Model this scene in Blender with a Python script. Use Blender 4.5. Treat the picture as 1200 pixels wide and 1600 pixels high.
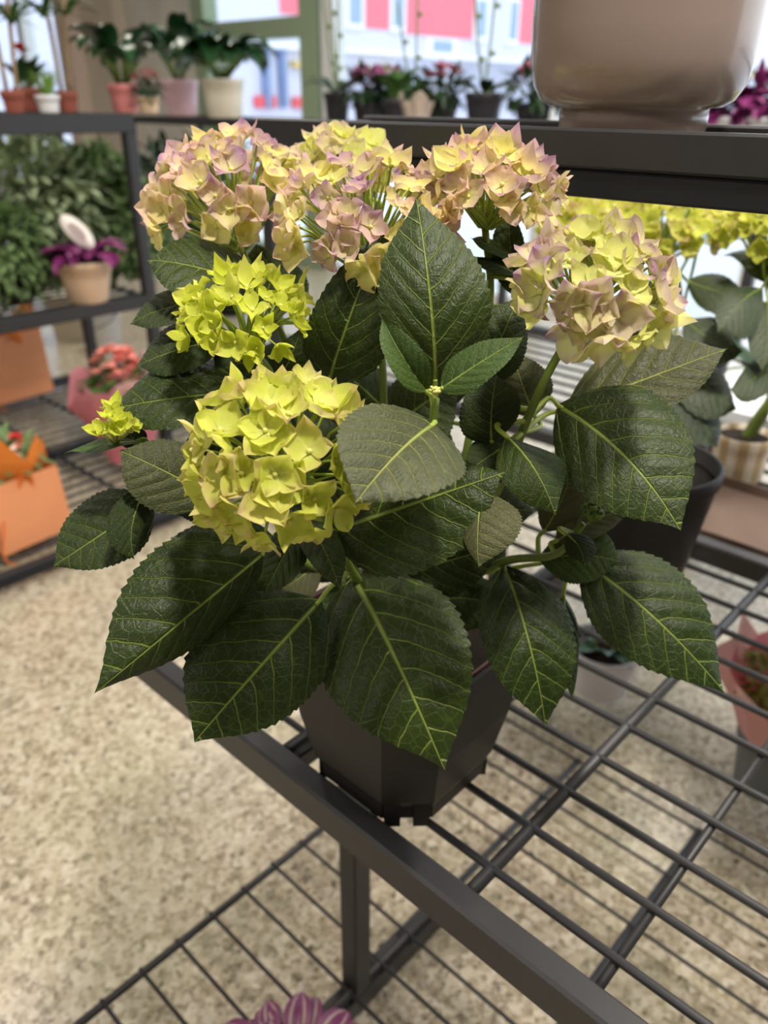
import bpy, math, random
from mathutils import Vector, Matrix, Quaternion
random.seed(7)
for o in list(bpy.data.objects): bpy.data.objects.remove(o)
SC = bpy.context.scene
COL = SC.collection
# ------------------------------------------------------------------ camera
F, CX, CY = 1240.6, 600.0, 800.0
PITCH, ROLL, YAW = math.radians(27.451), math.radians(0.572), math.radians(-42.811)
CZ = 1.18
CAM = Vector((0, 0, CZ))
fw = Vector((0, math.cos(PITCH), -math.sin(PITCH))); rt = Vector((1, 0, 0)); up = rt.cross(fw)
rt = math.cos(ROLL)*rt + math.sin(ROLL)*up; up = rt.cross(fw)
cd = bpy.data.cameras.new('camera'); cam = bpy.data.objects.new('camera', cd); COL.objects.link(cam)
cd.sensor_fit = 'VERTICAL'; cd.sensor_height = 36.0; cd.sensor_width = 27.0
cd.lens = F/1600*36
cd.clip_start = .02; cd.clip_end = 400
cd.dof.use_dof = True; cd.dof.focus_distance = .50; cd.dof.aperture_fstop = 5.6
M = Matrix((rt, up, -fw)).transposed().to_4x4(); M.translation = CAM
cam.matrix_world = M
SC.camera = cam
# ------------------------------------------------------------------ light
SC.view_settings.view_transform = 'Standard'; SC.view_settings.look = 'None'
SC.view_settings.gamma = 1.0; SC.view_settings.exposure = 0.18
SC.view_settings.use_curve_mapping = False
W = bpy.data.worlds.new('overcast_sky'); SC.world = W; W.use_nodes = True
bg = W.node_tree.nodes['Background']; bg.inputs[0].default_value = (.86, .93, 1.0, 1); bg.inputs[1].default_value = 2.1

dA = Vector((math.cos(YAW), math.sin(YAW), 0)); dB = Vector((-math.sin(YAW), math.cos(YAW), 0)); UP = Vector((0, 0, 1))
def ray(x, y): return (x-CX)/F*rt - (y-CY)/F*up + fw
def at(x, y, z): return CAM + ray(x, y)*z                      # photo direction at a chosen distance
def AB(a, b, z): return dA*a + dB*b + UP*z                     # rack axes: a along the front rail, b away from it
def onp(x, y, zw):
    d = ray(x, y); return CAM + d*((zw-CZ)/d.z)
def onB(x, y, b):
    d = ray(x, y); return CAM + d*(b/d.dot(dB))
def onA(x, y, a):
    d = ray(x, y); return CAM + d*(a/d.dot(dA))
def abz(p): return p.dot(dA), p.dot(dB), p.z

def lamp(name, loc, target, size, power, color):
    l = bpy.data.lights.new(name, 'AREA'); l.shape = 'DISK'; l.size = size; l.energy = power; l.color = color
    o = bpy.data.objects.new(name, l); COL.objects.link(o); o.location = loc
    o.rotation_euler = (Vector(target)-Vector(loc)).to_track_quat('-Z', 'Y').to_euler()
    return o
WARM = (1.0, .92, .82)
lamp('ceiling_spot', (.35, .10, 2.80), (.06, .52, .9), .20, 42, (1.0, .92, .82))
for q in ((-1.6, -1.6), (1.6, -.2), (1.2, .9), (-1.9, 1.9), (.6, 1.7), (-4.2, 1.6), (-3.4, -1.2), (-4.0, 4.2), (-1.2, 4.6), (1.6, 3.2)):
    lamp('ceiling_lamp', (q[0], q[1], 2.86), (q[0], q[1], 0), .8, 23, WARM)

# ------------------------------------------------------------------ material helpers
class NT:
    def __init__(s, name):
        s.m = bpy.data.materials.new(name); s.m.use_nodes = True; s.t = s.m.node_tree
        s.b = s.t.nodes['Principled BSDF']; s.out = s.t.nodes['Material Output']
    def n(s, kind, **kw):
        x = s.t.nodes.new(kind)
        for k, v in kw.items(): setattr(x, k, v)
        return x
    def set(s, sock, v):
        if hasattr(v, 'is_output') or isinstance(v, bpy.types.NodeSocket): s.t.links.new(v, sock)
        elif v is not None: sock.default_value = v
    def m_(s, op, a, b=None, c=None, clamp=False):
        x = s.n('ShaderNodeMath', operation=op, use_clamp=clamp)
        s.set(x.inputs[0], a)
        if b is not None: s.set(x.inputs[1], b)
        if c is not None: s.set(x.inputs[2], c)
        return x.outputs[0]
    def mix(s, f, a, b):
        x = s.n('ShaderNodeMix', data_type='RGBA'); s.set(x.inputs[0], f); s.set(x.inputs[6], c4(a)); s.set(x.inputs[7], c4(b))
        return x.outputs[2]
    def noise(s, scale, detail=3, vec=None, rough=.55):
        x = s.n('ShaderNodeTexNoise'); x.inputs['Scale'].default_value = scale; x.inputs['Detail'].default_value = detail
        x.inputs['Roughness'].default_value = rough
        if vec is not None: s.set(x.inputs['Vector'], vec)
        return x.outputs[0]
    def coord(s, k='Object'): return s.n('ShaderNodeTexCoord').outputs[k]
    def ramp(s, f, stops):
        x = s.n('ShaderNodeValToRGB'); s.set(x.inputs[0], f); e = x.color_ramp.elements
        while len(e) < len(stops): e.new(.5)
        for i, (p, c) in enumerate(stops): e[i].position = p; e[i].color = c4(c)
        return x.outputs[0]
    def bump(s, h, strength=.3, dist=.002):
        x = s.n('ShaderNodeBump'); x.inputs['Strength'].default_value = strength; x.inputs['Distance'].default_value = dist
        s.set(x.inputs['Height'], h); s.set(s.b.inputs['Normal'], x.outputs[0])
    def p(s, **kw):
        for k, v in kw.items():
            s.set(s.b.inputs[k], c4(v) if isinstance(v, tuple) else v)
        return s.m
def c4(c):
    if isinstance(c, tuple) and len(c) == 3: return (*c, 1)
    return c
def srgb(r, g, b):
    f = lambda c: (c/255/12.92 if c/255 <= .04045 else ((c/255+.055)/1.055)**2.4)
    return (f(r), f(g), f(b))
def plain(name, col, rough=.5, var=.18, scale=30, metallic=0, spec=.5, coat=0, bump=0, dist=.001):
    t = NT(name); nz = t.noise(scale, 3, t.coord())
    dark = tuple(max(0, c*(1-var)) for c in col); lite = tuple(min(1, c*(1+var)) for c in col)
    t.p(**{'Base Color': t.mix(nz, dark, lite), 'Roughness': rough, 'Metallic': metallic, 'Specular IOR Level': spec, 'Coat Weight': coat})
    if bump: t.bump(t.noise(scale*3, 2, t.coord()), bump, dist)
    return t.m
def leaf_mat(name, base, base2, vein, rough=.42, nlat=7.0, spec=.5):
    t = NT(name)
    uv = t.n('ShaderNodeUVMap').outputs[0]; sx = t.n('ShaderNodeSeparateXYZ'); t.set(sx.inputs[0], uv)
    u = sx.outputs[0]; vv = t.m_('MULTIPLY', t.m_('SUBTRACT', sx.outputs[1], .5), 2.0); av = t.m_('ABSOLUTE', vv)
    off = t.m_('MULTIPLY', t.m_('GREATER_THAN', vv, 0.0), .35)
    wob = t.m_('MULTIPLY', t.m_('SUBTRACT', t.noise(9, 2, uv), .5), .25)
    ph = t.m_('ADD', t.m_('ADD', t.m_('MULTIPLY', t.m_('SUBTRACT', u, t.m_('MULTIPLY', t.m_('POWER', av, 1.3), .36)), nlat), off), wob)
    d = t.m_('SUBTRACT', .5, t.m_('ABSOLUTE', t.m_('SUBTRACT', t.m_('FRACT', ph), .5)))
    lat = t.m_('SUBTRACT', 1.15, t.m_('DIVIDE', d, t.m_('SUBTRACT', .055, t.m_('MULTIPLY', av, .022))), clamp=True)
    lat = t.m_('MULTIPLY', lat, t.m_('SUBTRACT', .95, t.m_('MULTIPLY', av, .45)))
    mid = t.m_('SUBTRACT', 1.6, t.m_('DIVIDE', av, t.m_('ADD', t.m_('MULTIPLY', t.m_('SUBTRACT', 1.0, u), .030), .007)), clamp=True)
    cmb = t.n('ShaderNodeCombineXYZ'); t.set(cmb.inputs[0], t.m_('MULTIPLY', u, 17.0)); t.set(cmb.inputs[1], t.m_('MULTIPLY', vv, 6.0))
    vo = t.n('ShaderNodeTexVoronoi', feature='DISTANCE_TO_EDGE'); vo.inputs['Scale'].default_value = 1.0; t.set(vo.inputs['Vector'], cmb.outputs[0])
    ter = t.m_('MULTIPLY', t.m_('SUBTRACT', 1.0, t.m_('DIVIDE', vo.outputs['Distance'], .07), clamp=True), .13)
    veins = t.m_('MAXIMUM', t.m_('MAXIMUM', lat, mid), ter)
    nz = t.noise(6, 3, uv)
    oi = t.n('ShaderNodeObjectInfo').outputs['Random']
    f = t.m_('ADD', t.m_('MULTIPLY', nz, .7), t.m_('MULTIPLY', t.m_('SUBTRACT', oi, .3), .5), clamp=True)
    col = t.mix(t.m_('MULTIPLY', veins, .8), t.mix(f, base, base2), vein)
    t.p(**{'Base Color': col, 'Roughness': rough, 'Specular IOR Level': spec})
    h = t.m_('ADD', t.m_('MULTIPLY', t.m_('MAXIMUM', t.m_('MULTIPLY', lat, .8), t.m_('MAXIMUM', mid, ter)), -1.0), t.m_('MULTIPLY', t.noise(45, 2, uv), .5))
    t.bump(h, .8, .0016)
    return t.m
def petal_mat(name, cen, body, edge, tip, bias, power=2.0):
    t = NT(name)
    uv = t.n('ShaderNodeUVMap').outputs[0]; sx = t.n('ShaderNodeSeparateXYZ'); t.set(sx.inputs[0], uv)
    u = sx.outputs[0]; av = t.m_('ABSOLUTE', t.m_('MULTIPLY', t.m_('SUBTRACT', sx.outputs[1], .5), 2.0))
    oi = t.n('ShaderNodeObjectInfo').outputs['Random']
    geo = t.n('ShaderNodeNewGeometry').outputs['Position']
    nz = t.noise(38, 2, geo)
    e = t.m_('ADD', t.m_('MULTIPLY', t.m_('POWER', u, power), .75), t.m_('MULTIPLY', t.m_('POWER', av, 5.0), .35))
    f = t.m_('ADD', t.m_('ADD', e, t.m_('MULTIPLY', t.m_('SUBTRACT', oi, .5), .95)), t.m_('ADD', t.m_('MULTIPLY', t.m_('SUBTRACT', nz, .5), 1.5), bias), clamp=True)
    cmb = t.n('ShaderNodeCombineXYZ'); t.set(cmb.inputs[0], t.m_('MULTIPLY', u, 2.0)); t.set(cmb.inputs[1], t.m_('MULTIPLY', sx.outputs[1], 17.0))
    ln = t.noise(1.0, 2, cmb.outputs[0])
    c = t.mix(t.m_('MULTIPLY', u, 3.0, clamp=True), cen, body)
    c = t.mix(f, c, t.ramp(t.noise(22, 2, geo), [(.38, edge), (.62, tip)]))
    c = t.mix(t.m_('MULTIPLY', t.m_('SUBTRACT', ln, .5, clamp=True), 1.2, clamp=True), c, cen)
    t.p(**{'Base Color': c, 'Roughness': .55, 'Specular IOR Level': .25})
    tr = t.n('ShaderNodeBsdfTranslucent'); t.set(tr.inputs[0], c)
    mx = t.n('ShaderNodeMixShader'); mx.inputs[0].default_value = .44
    t.t.links.new(t.b.outputs[0], mx.inputs[1]); t.t.links.new(tr.outputs[0], mx.inputs[2]); t.t.links.new(mx.outputs[0], t.out.inputs[0])
    t.bump(ln, .35, .001)
    return t.m

MT = {}
MT['metal'] = plain('dark_powder_coat', srgb(46, 46, 49), .42, .12, 60, 0, .5, bump=.1)
MT['metal_black'] = plain('black_powder_coat', srgb(15, 18, 28), .6, .12, 60, 0, .5)
MT['leaf'] = leaf_mat('hydrangea_leaf', srgb(28, 43, 13), srgb(46, 60, 22), srgb(122, 138, 64), .42, 7.0, .22)
MT['leaf_grey'] = leaf_mat('hydrangea_leaf_weathered', srgb(52, 60, 34), srgb(78, 78, 48), srgb(142, 148, 78), .48, 7.0, .3)  # sheen of sky and lamps put into a greyer, lighter leaf colour
MT['leaf_young'] = leaf_mat('hydrangea_leaf_young', srgb(40, 62, 22), srgb(58, 82, 28), srgb(140, 156, 74), .42, 7.0, .28)
MT['leaf_far'] = leaf_mat('hydrangea_leaf_far', srgb(30, 48, 26), srgb(56, 70, 38), srgb(110, 126, 70), .45)
MT['stem'] = plain('green_stem', srgb(104, 124, 48), .5, .25, 40)
MT['midrib'] = plain('leaf_midrib', srgb(126, 144, 64), .5, .15, 60)
MT['stem_pale'] = plain('pale_green_stem', srgb(150, 168, 72), .5, .2, 60)
MT['bud'] = plain('bud_green', srgb(206, 208, 122), .5, .15, 90)
MT['bud_dark'] = plain('bud_dark_green', srgb(96, 122, 44), .5, .2, 90)
MT['pet_pink'] = petal_mat('sepal_pink', srgb(230, 232, 160), srgb(236, 230, 144), srgb(234, 200, 190), srgb(180, 138, 184), .02, 1.5)
MT['pet_cream'] = petal_mat('sepal_cream', srgb(224, 230, 160), srgb(230, 232, 142), srgb(232, 214, 184), srgb(184, 142, 184), -.10, 1.8)
MT['pet_lime'] = petal_mat('sepal_lime', srgb(222, 228, 110), srgb(212, 220, 78), srgb(222, 224, 120), srgb(226, 214, 140), -.2, 2.4)
MT['pet_limecream'] = petal_mat('sepal_lime_cream', srgb(226, 228, 140), srgb(216, 222, 98), srgb(230, 224, 150), srgb(214, 180, 156), -.2, 2.2)
MT['bead'] = plain('floret_centre', srgb(206, 206, 110), .5, .1, 200)
MT['pot_black'] = plain('black_plastic_pot', srgb(22, 20, 21), .5, .1, 40, 0, .35)
MT['pot_rim'] = plain('red_brown_plastic', srgb(96, 56, 48), .5, .1, 40)
MT['soil'] = plain('potting_soil', srgb(40, 30, 22), .95, .5, 200, bump=.8, dist=.004)

# ------------------------------------------------------------------ mesh helpers
class MB:
    def __init__(s): s.v = []; s.f = []; s.uv = {}; s.mi = []
    def add(s, vs, fs, uvs=None, mi=0):
        o = len(s.v); s.v += [Vector(v) for v in vs]
        for f in fs:
            s.f.append(tuple(i+o for i in f)); s.mi.append(mi)
        if uvs:
            for i, q in enumerate(uvs): s.uv[o+i] = q
    def box(s, c, ax, ay, az, hx, hy, hz, mi=0):
        c = Vector(c); vs = []
        for k in (-1, 1):
            for j in (-1, 1):
                for i in (-1, 1): vs.append(c+ax*(i*hx)+ay*(j*hy)+az*(k*hz))
        s.add(vs, [(0, 2, 3, 1), (4, 5, 7, 6), (0, 1, 5, 4), (2, 6, 7, 3), (0, 4, 6, 2), (1, 3, 7, 5)], mi=mi)
        return s
    def abox(s, a0, a1, b0, b1, z0, z1, mi=0):
        return s.box(AB((a0+a1)/2, (b0+b1)/2, (z0+z1)/2), dA, dB, UP, abs(a1-a0)/2, abs(b1-b0)/2, abs(z1-z0)/2, mi)
    def bevbox(s, a0, a1, b0, b1, z0, z1, r, along):
        # tube with chamfered long edges; along 'a', 'b' or 'z'
        A0, A1, B0, B1, Z0, Z1 = min(a0, a1), max(a0, a1), min(b0, b1), max(b0, b1), z0, z1
        def oct(p0, p1, q0, q1): return [(p0+r, q0), (p1-r, q0), (p1, q0+r), (p1, q1-r), (p1-r, q1), (p0+r, q1), (p0, q1-r), (p0, q0+r)]
        if along == 'a': r0 = [AB(A0, p, q) for p, q in oct(B0, B1, Z0, Z1)]; r1 = [AB(A1, p, q) for p, q in oct(B0, B1, Z0, Z1)]
        elif along == 'b': r0 = [AB(p, B0, q) for p, q in oct(A0, A1, Z0, Z1)]; r1 = [AB(p, B1, q) for p, q in oct(A0, A1, Z0, Z1)]
        else: r0 = [AB(p, q, Z0) for p, q in oct(A0, A1, B0, B1)]; r1 = [AB(p, q, Z1) for p, q in oct(A0, A1, B0, B1)]
        s.add(r0+r1, [(i, (i+1) % 8, (i+1) % 8+8, i+8) for i in range(8)]+[tuple(range(7, -1, -1)), tuple(range(8, 16))])
        return s
    def tube(s, pts, rad, n=8, mi=0, cap=True):
        pts = [Vector(p) for p in pts]; rings = []; k = len(pts)
        rad = rad if isinstance(rad, (list, tuple)) else [rad]*k
        prev = None
        vs = []
        for i, p in enumerate(pts):
            d = (pts[min(i+1, k-1)]-pts[max(i-1, 0)]).normalized()
            if prev is None:
                h = Vector((0, 0, 1)) if abs(d.z) < .9 else Vector((1, 0, 0)); x = d.cross(h).normalized()
            else:
                x = (prev-d*prev.dot(d)).normalized()
            prev = x; y = d.cross(x)
            for j in range(n):
                a = 2*math.pi*j/n; vs.append(p+(x*math.cos(a)+y*math.sin(a))*rad[i])
        fs = [(i*n+j, i*n+(j+1) % n, (i+1)*n+(j+1) % n, (i+1)*n+j) for i in range(k-1) for j in range(n)]
        if cap: fs += [tuple(range(n-1, -1, -1)), tuple((k-1)*n+j for j in range(n))]
        s.add(vs, fs, mi=mi); return s
    def lathe(s, c, prof, n=40, mi=0, sq=None):
        c = Vector(c); vs = []; k = len(prof)
        for r, z in prof:
            for j in range(n):
                a = 2*math.pi*j/n; vs.append(c+Vector((math.cos(a)*r, math.sin(a)*r, z)))
        fs = [(i*n+j, i*n+(j+1) % n, (i+1)*n+(j+1) % n, (i+1)*n+j) for i in range(k-1) for j in range(n)]
        fs.append(tuple(range(n-1, -1, -1)))
        s.add(vs, fs, mi=mi); return s
    def ball(s, c, r, n=6, m=4, mi=0, sz=1.0):
        c = Vector(c); vs = [c+Vector((0, 0, -r*sz))]
        for i in range(1, m):
            t = math.pi*i/m
            for j in range(n):
                a = 2*math.pi*j/n; vs.append(c+Vector((r*math.sin(t)*math.cos(a), r*math.sin(t)*math.sin(a), -r*sz*math.cos(t))))
        vs.append(c+Vector((0, 0, r*sz))); fs = []
        for j in range(n): fs.append((0, 1+(j+1) % n, 1+j))
        for i in range(m-2):
            for j in range(n): fs.append((1+i*n+j, 1+i*n+(j+1) % n, 1+(i+1)*n+(j+1) % n, 1+(i+1)*n+j))
        L = len(vs)-1
        for j in range(n): fs.append((L, 1+(m-2)*n+j, 1+(m-2)*n+(j+1) % n))
        s.add(vs, fs, mi=mi); return s
    def mesh(s, name, mats, origin=Vector((0, 0, 0)), smooth=True):
        me = bpy.data.meshes.new(name); me.from_pydata([tuple(v-origin) for v in s.v], [], s.f)
        for m in (mats if isinstance(mats, (list, tuple)) else [mats]): me.materials.append(MT[m] if isinstance(m, str) else m)
        me.polygons.foreach_set('material_index', s.mi)
        me.polygons.foreach_set('use_smooth', [smooth]*len(s.f))
        if s.uv:
            l = me.uv_layers.new(name='UVMap')
            for lp in me.loops: l.data[lp.index].uv = s.uv.get(lp.vertex_index, (0, 0))
        me.update(); return me
    def build(s, name, mats, parent=None, origin=None, smooth=True):
        po = WP[parent.name] if parent is not None else Vector((0, 0, 0))
        if origin is None: origin = po if parent is not None else Vector((0, 0, 0))
        o = bpy.data.objects.new(name, s.mesh(name, mats, origin, smooth)); COL.objects.link(o)
        o.parent = parent; o.location = origin-po; WP[o.name] = origin.copy()
        return o
WP = {}
def tag(o, label=None, cat=None, group=None, kind=None):
    for k, v in (('label', label), ('category', cat), ('group', group), ('kind', kind)):
        if v: o[k] = v
    return o
def thing(name, loc, label, cat, group=None):
    o = bpy.data.objects.new(name, None); COL.objects.link(o); o.location = loc; o.empty_display_size = .05
    WP[o.name] = Vector(loc); return tag(o, label, cat, group)
def place(name, me, parent, loc, rot=None, scale=None):
    o = bpy.data.objects.new(name, me); COL.objects.link(o); o.parent = parent
    o.location = Vector(loc)-(WP[parent.name] if parent is not None else Vector((0, 0, 0))); WP[o.name] = Vector(loc)
    if rot is not None: o.rotation_mode = 'QUATERNION'; o.rotation_quaternion = rot
    if scale: o.scale = (scale,)*3
    return o
def lerp_tab(tab, x):
    for (x0, y0), (x1, y1) in zip(tab, tab[1:]):
        if x <= x1: return y0+(y1-y0)*(x-x0)/(x1-x0) if x1 > x0 else y1
    return tab[-1][1]
def bez(pts, n):
    # Catmull-Rom through points
    P = [Vector(p) for p in pts]; P = [P[0]*2-P[1]]+P+[P[-1]*2-P[-2]]; out = []
    k = len(P)-3
    for i in range(k):
        a, b, c, d = P[i:i+4]
        m = n if i < k-1 else n+1
        for j in range(m):
            t = j/n; out.append(.5*((2*b)+(c-a)*t+(2*a-5*b+4*c-d)*t*t+(3*b-a-3*c+d)*t*t*t))
    return out

# ================================================================== setting
t = NT('terrazzo_floor'); pos = t.n('ShaderNodeNewGeometry').outputs['Position']
v1 = t.n('ShaderNodeTexVoronoi'); v1.inputs['Scale'].default_value = 85; t.set(v1.inputs['Vector'], pos)
sp = t.ramp(v1.outputs['Color'], [(.12, srgb(78, 70, 56)), (.26, srgb(150, 136, 114)), (.55, srgb(178, 164, 142)), (.85, srgb(216, 208, 192))])
v2 = t.n('ShaderNodeTexVoronoi'); v2.inputs['Scale'].default_value = 150; t.set(v2.inputs['Vector'], pos)
sp2 = t.ramp(v2.outputs['Color'], [(.1, srgb(26, 22, 17)), (.28, srgb(156, 142, 120)), (.7, srgb(204, 194, 174))])
c = t.mix(.45, sp, sp2)
big = t.noise(3.2, 3, pos); c = t.mix(t.m_('MULTIPLY', t.m_('SUBTRACT', big, .42, clamp=True), 1.6, clamp=True), c, t.mix(.55, c, srgb(186, 190, 150)))  # greenish patches are soft reflections painted into the floor colour
t.p(**{'Base Color': c, 'Roughness': .26, 'Specular IOR Level': .5}); MT['floor'] = t.m
MB().abox(-12, 4.5, -4, 4.4, -.1, 0).build('floor', 'floor', smooth=False)['kind'] = 'structure'
MT['pavement'] = plain('pavement', srgb(205, 206, 212), .7, .08, 2)
MB().abox(-32, 30, 4.52, 70, -.22, -.12).build('pavement', 'pavement', smooth=False)['kind'] = 'structure'

MT['ceiling_paint'] = plain('grey_ceiling_paint', srgb(150, 146, 140), .9, .03, 2)
MB().abox(-12, 4.5, -4, 4.46, 2.9, 3.0).build('ceiling', 'ceiling_paint', smooth=False)['kind'] = 'structure'
MB().abox(-12, 4.5, -4.1, -4, 0, 3.0).build('wall_rear', 'ceiling_paint', smooth=False)['kind'] = 'structure'
MB().abox(4.5, 4.6, -4.1, 4.46, 0, 3.0).build('wall_right', 'ceiling_paint', smooth=False)['kind'] = 'structure'
MB().abox(-12.1, -12, -4.1, 4.46, 0, 3.0).build('wall_left', 'ceiling_paint', smooth=False)['kind'] = 'structure'
# shop window wall at b = 4.4
MT['frame_green'] = plain('green_window_frame', srgb(146, 164, 138), .5, .06, 5)
MT['pillar'] = plain('beige_plaster', srgb(214, 202, 188), .8, .15, 4)
MT['pillar_pink'] = plain('pink_beige_plaster', srgb(228, 208, 198), .8, .1, 4)
MT['frame_white'] = plain('white_window_frame', srgb(226, 228, 232), .45, .04, 5)
tg = NT('window_glass'); tb = tg.n('ShaderNodeBsdfTransparent'); tb.inputs[0].default_value = (.94, .97, .97, 1)
gl = tg.n('ShaderNodeBsdfGlossy'); gl.inputs['Roughness'].default_value = .02
mx = tg.n('ShaderNodeMixShader'); mx.inputs[0].default_value = .05
tg.t.links.new(tb.outputs[0], mx.inputs[1]); tg.t.links.new(gl.outputs[0], mx.inputs[2]); tg.t.links.new(mx.outputs[0], tg.out.inputs[0]); MT['glass'] = tg.m
WB = 4.4
def wa(px, py=100): return abz(onB(px, py, WB))[0]
def wz(px, py): return onB(px, py, WB).z
def wframe(name, frames, pane, m):
    root = None
    for i, (a0, a1, z0, z1, dep) in enumerate(frames):
        b = MB().abox(a0, a1, WB-dep, WB+.06, z0, z1)
        if root is None: root = b.build(name, m, smooth=False); root['kind'] = 'structure'
        else: b.build('frame_bar', m, root, smooth=False)
    g = MB().abox(pane[0], pane[1], WB, WB+.008, pane[2], pane[3]).build('pane', 'glass', root, smooth=False)
    return root
zt0, zt1 = wz(400, 63), wz(400, 32)
wframe('window_1', [(wa(482), wa(508), 0, 2.9, .08), (wa(318), wa(336), 0, 2.9, .08), (wa(336), wa(482), zt0, zt1, .08), (wa(336), wa(482), 2.8, 2.9, .08), (wa(336), wa(482), 0, .12, .08)], (wa(336), wa(482), .12, 2.8), 'frame_green')
wframe('window_2', [(wa(512), wa(530), 0, 2.9, .06), (wa(860), wa(880), 0, 2.9, .06), (wa(530), wa(860), 2.8, 2.9, .06), (wa(530), wa(860), 0, .06, .06)], (wa(530), wa(860), .06, 2.8), 'frame_white')
wframe('window_3', [(wa(1230), wa(1250), 0, 2.9, .06), (wa(880), wa(1230), 2.8, 2.9, .06), (wa(880), wa(1230), 0, .06, .06)], (wa(880), wa(1230), .06, 2.8), 'frame_white')
wframe('window_4', [(wa(-40), wa(-30), 0, 2.9, .06), (wa(112), wa(130), 0, 2.9, .06), (wa(44), wa(52), 0, 2.9, .06), (wa(-30), wa(112), 2.8, 2.9, .06), (wa(-30), wa(112), .0, .3, .06)], (wa(-30), wa(112), .3, 2.8), 'frame_white')
MB().abox(wa(133), wa(152), WB-.25, WB, 0, 2.9).build('wall_back', 'pillar_pink', smooth=False)['kind'] = 'structure'
MB().abox(wa(152), wa(205), WB-.12, WB+.05, 0, 2.9).build('trim_1', 'pillar', smooth=False)['kind'] = 'structure'
MT['curtain'] = plain('pale_marbled_panel', srgb(220, 216, 208), .6, .3, 2.5)
MB().abox(wa(205), wa(317), WB-.02, WB+.05, 0, 2.9).build('trim_2', 'curtain', smooth=False)['kind'] = 'structure'

# building across the street: facade along dB at a = -30
FA = -30.0
MT['facade'] = plain('lavender_white_render', srgb(214, 214, 232), .8, .04, 1)
MT['facade_pink'] = plain('pink_facade_panel', srgb(236, 124, 140), .8, .05, 1)
MT['far_glass'] = plain('far_window_glass', srgb(150, 170, 196), .25, .15, 1)
MT['sill_white'] = plain('white_window_surround', srgb(240, 240, 246), .6, .03, 1)
MT['sign_gold'] = plain('gold_sign', srgb(226, 196, 120), .5, .2, 2)  # for shop signs and for yellow lights painted as plain colour
MT['shop_grey'] = plain('shop_front_grey', srgb(178, 180, 200), .5, .1, 1)
MT['shop_blue'] = plain('blue_grey_door', srgb(120, 140, 180), .5, .1, 1)
MT['shop_red'] = plain('red_shop_display', srgb(226, 90, 100), .6, .2, 2)
def fb(px, py): q = onA(px, py, FA); return q.dot(dB), q.z
bld = thing('apartment_building', AB(FA, 40, -.12), 'white and pink apartment building across the street', 'building')
MB().abox(FA-9, FA, 6, 110, -.12, 15).build('wall', 'facade', bld, smooth=False)
def fpanel(name, x0, x1, y0, y1, m, proud=.05, parent=bld, ref=None):
    b0, _ = fb(x0, (y0+y1)/2); b1, _ = fb(x1, (y0+y1)/2); xm = (x0+x1)/2
    z1 = fb(xm, y0)[1]; z0 = fb(xm, y1)[1]
    return MB().abox(FA, FA+proud, b0, b1, z0, z1).build(name, m, parent, smooth=False)
def fwin(x0, x1, y0, y1):
    w = fpanel('window', x0, x1, y0, y1, 'sill_white', .16)
    d = (x1-x0)*.18; e = min(5, (y1-y0)*.14)
    fpanel('window_pane', x0+d, x1-d, y0+e, y1-e*1.6, 'far_glass', .19, w)
for x0, x1, y0, y1 in [(568, 606, -40, 45), (632, 742, -36, 57), (810, 880, -30, 70), (436, 468, -50, 22), (700, 742, -36, 58)][:4]: fpanel('pink_panel', x0, x1, y0, y1, 'facade_pink', .06)
for r in [(537, 566, -22, 45), (607, 631, -18, 50), (738, 760, -4, 65), (790, 808, -2, 70), (664, 712, 60, 88), (470, 495, -30, 24), (900, 925, 5, 76), (985, 1008, 12, 84), (1172, 1188, 40, 100)]: fwin(*r)
fpanel('cornice', 300, 1250, 92, 98, 'sill_white', .35)
for x0, x1 in [(545, 610), (625, 690), (705, 830), (850, 980), (1000, 1150), (1165, 1240)]: fpanel('shop_front', x0, x1, 104, 168, 'shop_grey', .12)
for x0, x1, y0, y1 in [(552, 580, 104, 112), (590, 612, 104, 111), (452, 490, 97, 106), (1170, 1195, 112, 124)]: fpanel('sign', x0, x1, y0, y1, 'sign_gold', .4)  # shop signs, plus yellow lights painted as plain gold panels
for x0, x1 in [(408, 416), (434, 442)]: fpanel('door_post', x0, x1, 76, 168, 'shop_blue', .3)
fpanel('door_lintel', 408, 442, 70, 80, 'shop_blue', .32)
fpanel('display', 396, 428, 150, 168, 'shop_red', .2); fpanel('display', 455, 480, 152, 168, 'shop_red', .2)

# ================================================================== main rack
H = .6
TZ = .58                       # wire tier
JA = [-1.238*H + .407*H*i for i in range(7)]
LA0, LA1 = JA[0]-.01, JA[-1]+.01
rack = thing('display_rack', AB(-.5, .48, 0), 'dark metal wire display rack under the large hydrangea', 'rack')
def wire(name, p0, p1, r, parent, m='metal', n=8): return MB().tube([p0, p1], r, n).build(name, m, parent)
MB().bevbox(LA0, LA1, .362, .387, TZ-.038, TZ+.004, .003, 'a').build('front_beam', 'metal', rack, smooth=False)
MB().bevbox(LA0, LA1, 1.104, 1.130, TZ-.030, TZ+.004, .003, 'a').build('back_beam', 'metal', rack, smooth=False)
MB().bevbox(LA0, LA1, .387, .394, TZ-.020, TZ-.012, .001, 'a').build('inner_lip', 'metal_black', rack, smooth=False)
for a in JA:
    wire('panel_rod', AB(a, .388, TZ-.008), AB(a, 1.104, TZ-.008), .0068, rack)
for a in JA[:-1]: wire('cross_rod', AB(a+.1221, .388, TZ-.0125), AB(a+.1221, 1.104, TZ-.0125), .0042, rack)
for k in range(12):
    b = .4194+.0621*k
    if b < 1.1: wire('wire', AB(LA0, b, TZ-.005), AB(LA1, b, TZ-.005), .0040, rack)
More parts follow.
